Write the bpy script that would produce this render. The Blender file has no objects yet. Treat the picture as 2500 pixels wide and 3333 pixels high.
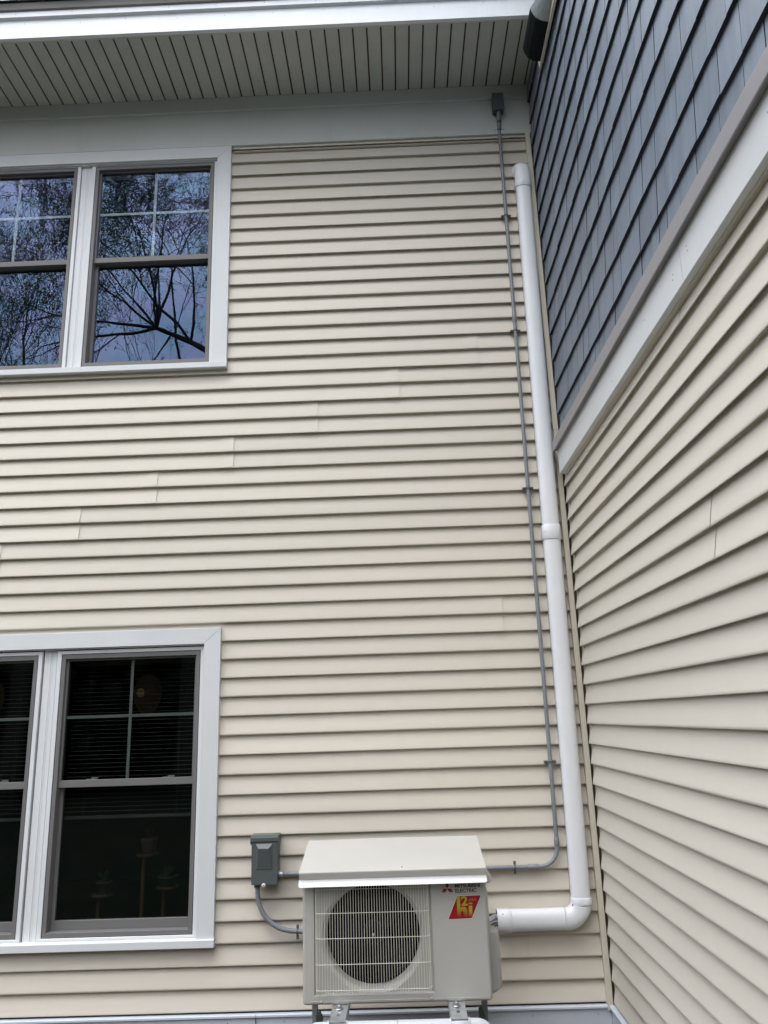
import bpy, math, random
from mathutils import Vector, Matrix, noise
random.seed(7)
S = bpy.context.scene
COL = S.collection

# ------------------------------------------------------------------ camera
cd = bpy.data.cameras.new('camera'); cam = bpy.data.objects.new('camera', cd); COL.objects.link(cam); S.camera = cam
CR = [(0.999225, 0.023506, -0.031547), (-0.014547, 0.965955, 0.258301), (0.036545, -0.257642, 0.965549)]
r, f, u = [Vector(v).normalized() for v in CR]
f = (f - r * f.dot(r)).normalized(); u = r.cross(f)
M = Matrix(((r.x, u.x, -f.x), (r.y, u.y, -f.y), (r.z, u.z, -f.z))).to_4x4()
M.translation = Vector((-0.9804, -4.3054, 1.6594)); cam.matrix_world = M
cd.sensor_fit = 'VERTICAL'; cd.sensor_height = 36.0; cd.sensor_width = 27.0; cd.lens = 27.0
cd.clip_start = 0.05; cd.clip_end = 600

# ------------------------------------------------------------------ world, sun, exposure
W = bpy.data.worlds.new("World"); S.world = W; W.use_nodes = True
nt = W.node_tree; N = nt.nodes; L = nt.links
SUN_EL, SUN_AZ = math.radians(60), math.radians(208)
sky = N.new('ShaderNodeTexSky'); sky.sky_type = 'NISHITA'; sky.sun_disc = False
sky.sun_elevation = SUN_EL; sky.sun_rotation = SUN_AZ; sky.dust_density = 3.0
tc = N.new('ShaderNodeTexCoord'); mp = N.new('ShaderNodeMapping'); mp.inputs['Scale'].default_value = (1, 1, 2.2)
cl = N.new('ShaderNodeTexNoise'); cl.inputs['Scale'].default_value = 3.2; cl.inputs['Detail'].default_value = 6; cl.inputs['Roughness'].default_value = .6
cr = N.new('ShaderNodeValToRGB')
cr.color_ramp.elements[0].position = .33; cr.color_ramp.elements[0].color = (21.0, 22.6, 25.8, 1)
cr.color_ramp.elements[1].position = .66; cr.color_ramp.elements[1].color = (33.0, 33.6, 35.0, 1)
mx = N.new('ShaderNodeMixRGB'); mx.inputs[0].default_value = .9
L.new(tc.outputs['Generated'], mp.inputs[0]); L.new(mp.outputs[0], cl.inputs[0]); L.new(cl.outputs['Fac'], cr.inputs[0])
sxz = N.new('ShaderNodeSeparateXYZ'); L.new(tc.outputs['Generated'], sxz.inputs[0])
gr_ = N.new('ShaderNodeMapRange'); gr_.inputs[1].default_value = 0.0; gr_.inputs[2].default_value = 1.0; gr_.inputs[3].default_value = .27; gr_.inputs[4].default_value = 1.45
L.new(sxz.outputs[2], gr_.inputs[0])      # overcast sky: zenith about three times the horizon
sc_ = N.new('ShaderNodeVectorMath'); sc_.operation = 'SCALE'; L.new(cr.outputs[0], sc_.inputs[0]); L.new(gr_.outputs[0], sc_.inputs['Scale'])
L.new(sky.outputs[0], mx.inputs[1]); L.new(sc_.outputs[0], mx.inputs[2])
bg = N['Background'] if 'Background' in N else N.new('ShaderNodeBackground')
L.new(mx.outputs[0], bg.inputs[0]); bg.inputs[1].default_value = .1
sd = bpy.data.lights.new('sun', 'SUN'); sd.energy = 1.0; sd.angle = math.radians(35); sd.color = (1, .97, .92)
so = bpy.data.objects.new('sun', sd); COL.objects.link(so)
sv = Vector((math.sin(SUN_AZ) * math.cos(SUN_EL), math.cos(SUN_AZ) * math.cos(SUN_EL), math.sin(SUN_EL)))
so.rotation_euler = sv.to_track_quat('Z', 'Y').to_euler(); so.location = sv * 30
S.view_settings.view_transform = 'Standard'; S.view_settings.look = 'None'
S.view_settings.exposure = 0.42; S.view_settings.gamma = 1.0; S.view_settings.use_curve_mapping = False
S.render.engine = 'CYCLES'
try:
    S.cycles.max_bounces = 10; S.cycles.transparent_max_bounces = 16
except Exception: pass

# ------------------------------------------------------------------ materials
MT = {}
def mat(name, col, rough=.5, spec=.5, metal=0., var=.06, vscale=3., bump=0., bscale=60., stretch=(1, 1, 1), island=0., dirt=0., coat=0.):
    m = bpy.data.materials.new(name); m.use_nodes = True; t = m.node_tree; n = t.nodes; l = t.links
    b = n['Principled BSDF']; b.inputs['Roughness'].default_value = rough; b.inputs['Metallic'].default_value = metal
    b.inputs['Specular IOR Level'].default_value = spec; b.inputs['Coat Weight'].default_value = coat
    tcn = n.new('ShaderNodeTexCoord'); oi = n.new('ShaderNodeObjectInfo')
    ad = n.new('ShaderNodeVectorMath'); ad.operation = 'MULTIPLY_ADD'
    l.new(oi.outputs['Random'], ad.inputs[0]); ad.inputs[1].default_value = (17.3, 9.1, 23.7); l.new(tcn.outputs['Object'], ad.inputs[2])
    mpn = n.new('ShaderNodeMapping'); mpn.inputs['Scale'].default_value = stretch; l.new(ad.outputs[0], mpn.inputs[0])
    nz = n.new('ShaderNodeTexNoise'); nz.inputs['Scale'].default_value = vscale; nz.inputs['Detail'].default_value = 5; l.new(mpn.outputs[0], nz.inputs[0])
    rp = n.new('ShaderNodeMapRange'); rp.inputs[1].default_value = .3; rp.inputs[2].default_value = .7
    rp.inputs[3].default_value = 1 - var; rp.inputs[4].default_value = 1 + var; l.new(nz.outputs['Fac'], rp.inputs[0])
    mul = n.new('ShaderNodeVectorMath'); mul.operation = 'SCALE'; mul.inputs[0].default_value = col[:3]; l.new(rp.outputs[0], mul.inputs['Scale'])
    last = mul.outputs[0]
    if island:
        r2 = n.new('ShaderNodeMapRange'); r2.inputs[3].default_value = 1 - island; r2.inputs[4].default_value = 1 + island; l.new(oi.outputs['Random'], r2.inputs[0])
        m2 = n.new('ShaderNodeVectorMath'); m2.operation = 'SCALE'; l.new(last, m2.inputs[0]); l.new(r2.outputs[0], m2.inputs['Scale']); last = m2.outputs[0]
    if dirt:
        nd = n.new('ShaderNodeTexNoise'); nd.inputs['Scale'].default_value = 9; nd.inputs['Detail'].default_value = 8; nd.inputs['Roughness'].default_value = .7
        md = n.new('ShaderNodeMapping'); md.inputs['Scale'].default_value = (1, 1, .22); l.new(ad.outputs[0], md.inputs[0]); l.new(md.outputs[0], nd.inputs[0])
        rd = n.new('ShaderNodeMapRange'); rd.inputs[1].default_value = .52; rd.inputs[2].default_value = .8; rd.inputs[3].default_value = 0; rd.inputs[4].default_value = dirt; l.new(nd.outputs['Fac'], rd.inputs[0])
        mxd = n.new('ShaderNodeMixRGB'); l.new(rd.outputs[0], mxd.inputs[0]); l.new(last, mxd.inputs[1]); mxd.inputs[2].default_value = (.2, .19, .15, 1); last = mxd.outputs[0]
    l.new(last, b.inputs['Base Color'])
    if bump:
        nb = n.new('ShaderNodeTexNoise'); nb.inputs['Scale'].default_value = bscale; nb.inputs['Detail'].default_value = 4; l.new(mpn.outputs[0], nb.inputs[0])
        bp = n.new('ShaderNodeBump'); bp.inputs['Strength'].default_value = bump; bp.inputs['Distance'].default_value = .002; l.new(nb.outputs['Fac'], bp.inputs['Height']); l.new(bp.outputs[0], b.inputs['Normal'])
        rr = n.new('ShaderNodeMapRange'); rr.inputs[3].default_value = rough - .06; rr.inputs[4].default_value = rough + .08; l.new(nz.outputs['Fac'], rr.inputs[0]); l.new(rr.outputs[0], b.inputs['Roughness'])
    MT[name] = m; return m

mat('siding_a', (.60, .549, .470), .5, .3, var=.05, vscale=1.1, bump=.4, bscale=38, stretch=(.12, 1, 1), island=.022, dirt=.05)
mat('siding_b', (.60, .557, .486), .5, .3, var=.05, vscale=1.1, bump=.4, bscale=38, stretch=(1, .12, 1), island=.022, dirt=.05)
mat('corner_vinyl', (.60, .55, .46), .45, .4, var=.03, bump=.1)
mat('trim_white', (.63, .645, .65), .42, .45, var=.03, vscale=2, bump=.06, bscale=25, dirt=.07)
mat('frieze_white', (.56, .575, .54), .5, .4, var=.04, vscale=2, bump=.08, bscale=20, dirt=.14)
mat('vinyl_white', (.67, .685, .69), .35, .5, var=.02, dirt=.08)
mat('soffit_vinyl', (.50, .505, .47), .5, .4, var=.05, vscale=4, bump=.1, dirt=.2)
mat('soffit_dark', (.07, .055, .045), .8, .2)
mat('fascia_white', (.74, .76, .78), .4, .4, var=.03, dirt=.12)
mat('drip_brown', (.24, .23, .215), .5, .4, var=.1, dirt=.2)
mat('roof_shingle', (.075, .085, .08), .9, .2, var=.3, vscale=40, bump=.8, bscale=250, island=.2)
mat('taupe', (.275, .262, .265), .45, .4, var=.03, bump=.05)
mat('shingle_blue', (.147, .175, .218), .5, .5, var=.16, vscale=7, bump=.5, bscale=22, stretch=(1, 3.5, .35), island=.11)
mat('shingle_edge_shade', (.035, .04, .05), .8, .2, var=.2)  # shade painted onto shingle sides and butts so the joints read dark
mat('sash_grey', (.155, .148, .145), .45, .4, var=.05, bump=.1, bscale=40, stretch=(.4, 1, .4))
mat('gasket', (.02, .02, .025), .6, .3)
mat('muntin_green', (.42, .46, .445), .5, .3)
mat('duct_white', (.74, .75, .77), .3, .5, var=.02, bump=.05, bscale=12, dirt=.04)
mat('pvc_grey', (.205, .22, .235), .42, .4, var=.08, vscale=12, dirt=.05)
mat('clamp_dark', (.10, .105, .11), .5, .4)
mat('box_dark', (.085, .095, .10), .5, .35)
mat('disc_grey', (.085, .097, .097), .42, .45, var=.05)
mat('ac_beige', (.40, .39, .36), .42, .4, var=.02, bump=.12, bscale=300)
mat('ac_wire', (.66, .65, .56), .4, .4)
mat('hood_beige', (.49, .475, .44), .38, .45, var=.03, vscale=2.5, bump=.6, bscale=3.5)
mat('hood_lip', (.66, .66, .66), .35, .4)
mat('black_void', (.005, .005, .006), .9, .1)
mat('fan_dark', (.006, .0065, .009), .55, .12)
mat('galv', (.55, .57, .59), .38, .5, metal=.75, var=.16, vscale=25, bump=.1)
mat('galv_dull', (.34, .38, .40), .5, .5, metal=.1, var=.15, vscale=30, dirt=.1)
mat('trough_shade', (.010, .013, .016), .8, .1)  # near-black colour carries the shade on the galvanised underside
mat('bolt_zinc', (.45, .46, .46), .35, .5, metal=.8)
mat('stand_grey', (.50, .52, .55), .35, .5, var=.03)
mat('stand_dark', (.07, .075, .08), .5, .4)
mat('sticker_red', (.24, .008, .014), .35, .4, var=.02)
mat('print_black', (.015, .015, .02), .4, .4)
mat('print_white', (.75, .68, .66), .4, .4)
mat('print_orange', (.45, .16, .06), .4, .4)
mat('skirt_metal', (.52, .56, .62), .45, .45, var=.04, dirt=.1)
mat('core', (.20, .17, .13), .9, .1)
mat('concrete', (.30, .29, .27), .9, .2, var=.2, vscale=8, bump=.5)
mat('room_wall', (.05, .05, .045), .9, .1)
mat('blind_slat', (.11, .12, .118), .5, .3)
mat('lamp_shade', (.22, .17, .12), .6, .3)
mat('wood_stand', (.12, .065, .035), .6, .3)
mat('pot_pale', (.24, .19, .18), .6, .3)
mat('pot_teal', (.06, .095, .10), .5, .3)
mat('leaf_dark', (.05, .09, .04), .6, .3, var=.3, vscale=30)
mat('grass', (.030, .033, .022), .9, .1, var=.35, vscale=2, bump=1., bscale=40)
mat('mulch', (.06, .04, .03), .95, .1, var=.4, vscale=25, bump=1., bscale=60)
mat('bark', (.075, .075, .06), .9, .1, var=.3, vscale=12, bump=.6, bscale=30)
mat('spring_leaf', (.10, .13, .05), .7, .2, var=.3, vscale=5)
mat('woods', (.026, .033, .022), .9, .1, var=.4, vscale=3)
mat('pendant_print', (.2, .2, .2), .5)
lm = MT['lamp_shade'].node_tree.nodes['Principled BSDF']; lm.inputs['Emission Color'].default_value = (1, .72, .42, 1); lm.inputs['Emission Strength'].default_value = .006
mat('lamp_glow', (.5, .4, .3), .5); gm = MT['lamp_glow'].node_tree.nodes['Principled BSDF']; gm.inputs['Emission Color'].default_value = (1, .7, .4, 1); gm.inputs['Emission Strength'].default_value = .045
# yellow that is printed fading into the red of the badge
m = MT['print_yellow'] = bpy.data.materials.new('print_yellow'); m.use_nodes = True; n = m.node_tree.nodes; l = m.node_tree.links
g = n.new('ShaderNodeTexCoord'); sx = n.new('ShaderNodeSeparateXYZ'); mr = n.new('ShaderNodeMapRange'); cm = n.new('ShaderNodeMixRGB')
l.new(g.outputs['Generated'], sx.inputs[0]); l.new(sx.outputs[2], mr.inputs[0]); mr.inputs[1].default_value = .05; mr.inputs[2].default_value = .55
l.new(mr.outputs[0], cm.inputs[0]); cm.inputs[1].default_value = (.24, .008, .014, 1); cm.inputs[2].default_value = (.34, .29, .02, 1)
l.new(cm.outputs[0], n['Principled BSDF'].inputs['Base Color']); n['Principled BSDF'].inputs['Roughness'].default_value = .35

def glass_mat(name, ior, tint, trans, wob):
    m = bpy.data.materials.new(name); m.use_nodes = True; t = m.node_tree; n = t.nodes; l = t.links
    n.remove(n['Principled BSDF']); out = n['Material Output']
    fr = n.new('ShaderNodeFresnel'); ge = n.new('ShaderNodeNewGeometry'); io = n.new('ShaderNodeMapRange')
    io.inputs[3].default_value = ior; io.inputs[4].default_value = 1 / ior; l.new(ge.outputs['Backfacing'], io.inputs[0]); l.new(io.outputs[0], fr.inputs['IOR'])   # same reflectance on both faces
    tr = n.new('ShaderNodeBsdfTransparent'); tr.inputs[0].default_value = trans + (1,)
    gl = n.new('ShaderNodeBsdfGlossy'); gl.inputs['Roughness'].default_value = 0.0; gl.inputs['Color'].default_value = tint + (1,)
    tcn = n.new('ShaderNodeTexCoord'); nz = n.new('ShaderNodeTexNoise'); nz.inputs['Scale'].default_value = 5.; nz.inputs['Detail'].default_value = 1
    l.new(tcn.outputs['Object'], nz.inputs[0]); bp = n.new('ShaderNodeBump'); bp.inputs['Strength'].default_value = wob; bp.inputs['Distance'].default_value = .004
    l.new(nz.outputs['Fac'], bp.inputs['Height']); l.new(bp.outputs[0], gl.inputs['Normal'])
    # low-e coating: faint violet and blue bands in the reflection
    nz2 = n.new('ShaderNodeTexNoise'); nz2.inputs['Scale'].default_value = 2.2; nz2.inputs['Detail'].default_value = 3
    mp2 = n.new('ShaderNodeMapping'); mp2.inputs['Scale'].default_value = (1, 1, 2.5); l.new(tcn.outputs['Object'], mp2.inputs[0]); l.new(mp2.outputs[0], nz2.inputs[0])
    cr2 = n.new('ShaderNodeValToRGB'); cr2.color_ramp.elements[0].position = .38; cr2.color_ramp.elements[0].color = (tint[0] * .86, tint[1] * 1.0, tint[2] * .92, 1)
    cr2.color_ramp.elements[1].position = .62; cr2.color_ramp.elements[1].color = (tint[0] * 1.10, tint[1] * .97, tint[2], 1)
    l.new(nz2.outputs['Fac'], cr2.inputs[0]); l.new(cr2.outputs[0], gl.inputs['Color'])
    ms = n.new('ShaderNodeMixShader'); l.new(fr.outputs[0], ms.inputs[0]); l.new(tr.outputs[0], ms.inputs[1]); l.new(gl.outputs[0], ms.inputs[2]); l.new(ms.outputs[0], out.inputs[0])
    MT[name] = m
glass_mat('glass_upper', 1.74, (.46, .59, .95), (.88, .90, .90), .035)
glass_mat('glass_lower', 1.42, (.8, .9, 1.0), (.66, .68, .67), .04)

# ------------------------------------------------------------------ mesh helpers
class MB:
    def __init__(s): s.v = []; s.f = []; s.sm = []; s.mi = []
    def add(s, vs, fs, smooth=False, mi=0):
        o = len(s.v); s.v += [tuple(v) for v in vs]; s.f += [tuple(i + o for i in q) for q in fs]; s.sm += [smooth] * len(fs); s.mi += [mi] * len(fs); return s
    def box(s, x0, x1, y0, y1, z0, z1, mi=0):
        v = [(x, y, z) for x in (x0, x1) for y in (y0, y1) for z in (z0, z1)]
        return s.add(v, [(0, 1, 3, 2), (4, 6, 7, 5), (0, 4, 5, 1), (2, 3, 7, 6), (0, 2, 6, 4), (1, 5, 7, 3)], mi=mi)
    def bbox(s, x0, x1, y0, y1, z0, z1, b=.002, mi=0):
        # box with chamfered edges: stacked rings
        v = []; 
        def ring(z, i): return [(x0 + i, y0 + b, z), (x0 + b, y0 + i, z), (x1 - b, y0 + i, z), (x1 - i, y0 + b, z), (x1 - i, y1 - b, z), (x1 - b, y1 - i, z), (x0 + b, y1 - i, z), (x0 + i, y1 - b, z)]
        for z, i in ((z0, b), (z0 + b, 0), (z1 - b, 0), (z1, b)): v += ring(z, i)
        f = [tuple(range(7, -1, -1)), tuple(range(24, 32))]
        for k in range(3):
            for j in range(8): a = k * 8 + j; c = k * 8 + (j + 1) % 8; f.append((a, c, c + 8, a + 8))
        return s.add(v, f, mi=mi)
    def prism(s, prof, a0, a1, ax, caps=True, closed=True, smooth=False, mi=0):
        # prof: 2D points in the other two axes order
        def P(p, a): return (a, p[0], p[1]) if ax == 'x' else ((p[0], a, p[1]) if ax == 'y' else (p[0], p[1], a))
        k = len(prof); v = [P(p, a0) for p in prof] + [P(p, a1) for p in prof]; f = []
        for i in range(k if closed else k - 1): j = (i + 1) % k; f.append((i, j, j + k, i + k))
        if caps and closed: f += [tuple(range(k)), tuple(range(2 * k - 1, k - 1, -1))]
        return s.add(v, f, smooth, mi)
    def tube(s, path, rad, n=12, caps=True, smooth=True, mi=0, prof=None, up=None):
        path = [Vector(p) for p in path]; k = len(path); rr = rad if hasattr(rad, '__len__') else [rad] * k
        d0 = (path[1] - path[0]).normalized(); ref = Vector(up) if up else (Vector((0, 0, 1)) if abs(d0.z) < .9 else Vector((0, 1, 0)))
        v = []; X = None
        for i, p in enumerate(path):
            d = (path[min(i + 1, k - 1)] - path[max(i - 1, 0)]).normalized()
            if X is None: X = (ref - d * ref.dot(d)).normalized()
            else:
                X = X - d * X.dot(d)
                X = X.normalized() if X.length > 1e-6 else ref
            Y = d.cross(X)
            if prof:
                for a, b in prof: v.append(p + X * a * rr[i] + Y * b * rr[i])
            else:
                for j in range(n): t = 2 * math.pi * j / n; v.append(p + (X * math.cos(t) + Y * math.sin(t)) * rr[i])
        m = len(prof) if prof else n; f = []
        for i in range(k - 1):
            for j in range(m): a = i * m + j; b = i * m + (j + 1) % m; f.append((a, b, b + m, a + m))
        s.add(v, f, smooth, mi)
        if caps: s.add(v[:m], [tuple(range(m - 1, -1, -1))], False, mi); s.add(v[-m:], [tuple(range(m))], False, mi)
        return s
    def lathe(s, prof, c, n=24, ax='z', mi=0, smooth=True):
        v = []
        for r_, h in prof:
            for j in range(n):
                t = 2 * math.pi * j / n; a, b = r_ * math.cos(t), r_ * math.sin(t)
                v.append((c[0] + a, c[1] + b, c[2] + h) if ax == 'z' else ((c[0] + a, c[1] + h, c[2] + b) if ax == 'y' else (c[0] + h, c[1] + a, c[2] + b)))
        f = []
        for i in range(len(prof) - 1):
            for j in range(n): a = i * n + j; b = i * n + (j + 1) % n; f.append((a, b, b + n, a + n))
        return s.add(v, f, smooth, mi)
    def mesh(s, name, off=Vector((0, 0, 0)), mats=()):
        me = bpy.data.meshes.new(name); me.from_pydata([(a - off.x, b - off.y, c - off.z) for a, b, c in s.v], [], s.f)
        me.polygons.foreach_set('use_smooth', s.sm); me.polygons.foreach_set('material_index', s.mi)
        for mm in mats: me.materials.append(MT[mm])
        me.update(); return me
def wloc(o):
    v = Vector((0, 0, 0))
    while o: v += o.location; o = o.parent
    return v
def part(name, mb, mats, parent=None, label=None, fix=True):
    mats = [mats] if isinstance(mats, str) else mats
    off = wloc(parent) if parent else Vector((0, 0, 0))
    me = mb.mesh(name, off, mats)
    if fix:
        import bmesh
        b = bmesh.new(); b.from_mesh(me); bmesh.ops.recalc_face_normals(b, faces=b.faces); b.to_mesh(me); b.free()
    o = bpy.data.objects.new(name, me); COL.objects.link(o)
    if parent: o.parent = parent
    if label: o['label'] = label
    return o
def inst(name, me, parent, world):
    o = bpy.data.objects.new(name, me); COL.objects.link(o)
    if parent: o.parent = parent; world = Vector(world) - wloc(parent)
    o.location = world; return o
def thing(name, label, cat, loc=(0, 0, 0), group=None):
    o = bpy.data.objects.new(name, None); COL.objects.link(o); o.location = loc; o.empty_display_size = .1
    o['label'] = label; o['category'] = cat
    if group: o['group'] = group
    return o
def tag(o, label, cat, group=None):
    o['label'] = label; o['category'] = cat
    if group: o['group'] = group
    return o

def nail(parent, loc, ax, r_=.0026, m_='pvc_grey'):
    key = (ax, r_, m_)
    if key not in NAIL: NAIL[key] = MB().lathe([(0, -.0012), (r_ * .8, -.001), (r_, .0002)], (0, 0, 0), 8, ax).mesh('nail_head', Vector((0, 0, 0)), (m_,))
    return inst('nail_head', NAIL[key], parent, loc)
NAIL = {}
# ------------------------------------------------------------------ setting: ground, bed
g = MB()
GN = 40
for i in range(1): g.box(-220, 220, -220, 220, -.3, 0)
o = part('ground', g, 'grass'); o['kind'] = 'structure'
g = MB(); g.box(-6, .3, -1.3, .02, -.1, .03)
o = part('mulch_bed', g, 'mulch'); o['kind'] = 'structure'

# ------------------------------------------------------------------ rear house wall (plane y = 0 is the face of the siding butts)
P = .1016; Z0 = 5.25
LEFT = -4.7
OPEN = [(-3.86, -2.03, 3.79, 5.28), (-3.83, -2.03, .600, 2.10)]
wall = thing('house_wall', 'back wall of the house in cream horizontal lap siding, holding both windows', 'wall', (LEFT / 2, 0, 0))
c = MB()
def core(z0, z1, opening=None):
    if opening: c.box(LEFT, opening[0], .0225, .16, z0, z1); c.box(opening[1], .0225, .0225, .16, z0, z1)
    else: c.box(LEFT, .0225, .0225, .16, z0, z1)
core(.02, .6); core(.6, 2.1, OPEN[1]); core(2.1, 3.79); core(3.79, 5.28, OPEN[0]); core(5.28, 6.0)
part('wall_core', c, 'core', wall)

def course_profile(k, top):
    """(depth inwards, z) from the butt upwards; k counts butts downwards. even butts are a fold, odd butts a panel edge"""
    z = Z0 - k * P
    if k % 2 == 0: pts = [(.0205, z + .0030), (.0185, z + .0062), (.0120, z + .0050), (.0026, z + .0012), (.0016, z - .0004), (.0003, z + .0008)]
    else: pts = [(.0215, z + .0150), (.0200, z + .0150), (.0030, z + .0050), (.0026, z + .0004), (.0020, z - .0001), (.0006, z + .0008), (.0, z + .0022)]
    pts += [(.0014, z + .010), (.0060, z + .034), (.0112, z + .060), (.0150, z + .078)]
    pts += [(.0188, z + P - .0080), (.0205, z + P + .0029)] if (k - 1) % 2 == 0 else [(.0182, z + P - .008), (.0205, z + P + .015)]
    return pts
def clip(pts, lo, hi):
    out = []
    for (a, b) in zip(pts[:-1], pts[1:]):
        (d0, z0), (d1, z1) = a, b
        lo_, hi_ = min(z0, z1), max(z0, z1)
        if hi_ < lo or lo_ > hi: continue
        def at(z): t = (z - z0) / (z1 - z0) if abs(z1 - z0) > 1e-9 else 0; t = min(1, max(0, t)); return (d0 + (d1 - d0) * t, z0 + (z1 - z0) * t)
        p, q = a, b
        if z0 < lo: p = at(lo)
        if z1 > hi: q = at(hi)
        if z0 > hi: p = at(hi)
        if z1 < lo: q = at(lo)
        if not out or out[-1] != p: out.append(p)
        out.append(q)
    return out
def strip(mb, prof, s0, s1, wallB, lift0=0., lift1=0.):
    """siding strip with slight waviness; lift = how far its end stands off (lap joint)"""
    if len(prof) < 2 or s1 - s0 < .01: return
    nseg = max(1, int((s1 - s0) / .3)); ss = [s0 + (s1 - s0) * i / nseg for i in range(nseg + 1)]
    if lift1: ss = [x for x in ss if x < s1 - .12] + [s1 - .10, s1 - .05, s1 - .02, s1]
    if lift0: ss = [s0, s0 + .02, s0 + .05, s0 + .10] + [x for x in ss if x > s0 + .12]
    v = []
    for x in ss:
        e = 0
        if lift1 and x > s1 - .11: e = lift1 * (1 - (s1 - x) / .11)
        if lift0 and x < s0 + .11: e = lift0 * (1 - (x - s0) / .11)
        for d, z in prof:
            w = (noise.noise(Vector((x * .9, z * 2.1, 3.3 if wallB else 0))) * .0011) + (noise.noise(Vector((x * 5, z * 6, 9))) * .00035)
            dd = d - e + w; zz = z + noise.noise(Vector((x * .7, round(z / P), 5))) * .0012
            v.append((dd, x, zz) if wallB else (x, dd, zz))
    m = len(prof); f = []
    for i in range(len(ss) - 1):
        for j in range(m - 1): a = i * m + j; f.append((a, a + 1, a + m + 1, a + m))
    if False:
        k_ = (len(ss) - 1) * m if lift1 else 0
        e0 = len(v)
        for j in range(m):
            p = v[k_ + j]; v.append((p[0] + .0035, p[1], p[2]) if wallB else (p[0], p[1] + .0035, p[2]))
        for j in range(m - 1): f.append((k_ + j, k_ + j + 1, e0 + j + 1, e0 + j))
    mb.add(v, f, True)
SEAM_A = {7: -.435, 8: -.928, 9: -1.425, 10: -1.93, 11: -2.38, 12: -2.825, 13: -3.274, 14: -3.75, 15: -.40, 16: -.9, 23: -.383}
SEAM_A.pop(16)
RIGHT = -.0265
def free_spans(s0, s1, z0, z1):
    """intervals of a course between windows, with the z range left free in each"""
    out = [(s0, s1, z0, z1)]
    for (a, b, zl, zh) in OPEN:
        nx = []
        for (p, q, l, h) in out:
            if zh <= l or zl >= h or b <= p or a >= q: nx.append((p, q, l, h)); continue
            if p < a: nx.append((p, a, l, h))
            if q > b: nx.append((b, q, l, h))
            if zh < h - .01: nx.append((max(a, p), min(b, q), zh + .005, h))
            if zl > l + .01: nx.append((max(a, p), min(b, q), l, zl - .005))
        out = nx
    return out
def sharp(o, ang=30):
    pass
for mI in range(-1, 25):
    seam = SEAM_A.get(mI); pieces = [(LEFT, RIGHT, 0, 0)] if seam is None else [(LEFT, seam, 0, .0038), (seam - .03, RIGHT, 0, 0)]
    for pi, (s0, s1, l0, l1) in enumerate(pieces):
        mb = MB()
        for k in (2 * mI, 2 * mI + 1):
            if k < -1: continue
            pr = course_profile(k, 0)
            if k == -1: pr = clip(pr, Z0 + P - .003, Z0 + P + .094)
            if pi == 1: pr = [(d + .0010, z) for d, z in pr]
            zl, zh = pr[0][1] - .02, pr[-1][1] + .02
            for (a, b, l_, h_) in free_spans(s0, s1, zl, zh):
                strip(mb, clip(pr, l_, h_), a, b, False, 0, l1 if abs(b - s1) < 1e-6 else 0)
        if mb.v: part('siding_panel', mb, 'siding_a', wall, fix=False)
# weep holes are left to the side wall, where they show
# J-trim under the frieze, frieze boards
mb = MB(); mb.prism([(-.006, 5.347), (-.006, 5.3652), (.014, 5.3652), (.014, 5.362), (-.004, 5.362), (-.004, 5.347)], -1.97, RIGHT - .001, 'x'); mb.box(-1.97, RIGHT - .001, -.0035, .014, 5.3315, 5.3345)
part('siding_trim', mb, 'corner_vinyl', wall)
mb = MB(); mb.bbox(LEFT, .018, -.0215, .012, 5.3655, 5.646, .0015)
part('frieze_board', mb, 'frieze_white', wall)
mb = MB(); mb.prism([(-.0275, 5.636), (-.0325, 5.640), (-.0325, 5.7445), (.012, 5.7445), (.012, 5.6475), (-.0218, 5.6475), (-.0218, 5.636)], LEFT, .018, 'x')
part('frieze_strip', mb, 'frieze_white', wall)
# inside corner post: two lengths, the upper laps over the lower
for z0, z1, dy in ((.238, 3.276, 0), (3.270, 5.384, .0018)):
    mb = MB(); mb.bbox(-.0285 - dy / 2, .0005, -.0205 - dy, -.0175 - dy / 2, z0, z1, .0008); mb.box(-.0285, -.0265, -.0175, .0130, z0, z1)
    mb.box(-.001, .0005, -.0178, .0130, z0, z1)
    mb.box(.0150, .0215, -.075, -.0185, max(z0, .27), z1)
    part('corner_post', mb, 'corner_vinyl', wall)
# bottom skirt
mb = MB(); mb.prism([(.012, .262), (-.012, .262), (-.020, .258), (-.020, .250), (-.014, .246), (-.010, .244), (.012, .244)], LEFT, -.0215, 'x'); mb.box(LEFT, -.0108, -.010, .012, .05, .2435)
part('skirt_flashing', mb, 'skirt_metal', wall)
for (x, z) in ((-.075, .222), (-.395, .222), (-1.0, .222), (-1.62, .226), (-1.9, .226)): nail(wall, (x, -.0102, z), 'y', .0028, 'stand_dark')
mb = MB(); mb.box(-1.7605, -1.7595, -.0225, -.0095, .052, .2615)
part('skirt_lap', mb, 'stand_dark', wall)
f_ = MB(); f_.box(LEFT, 0, .002, .2, 0, .052); part('foundation', f_, 'concrete', wall)

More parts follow.
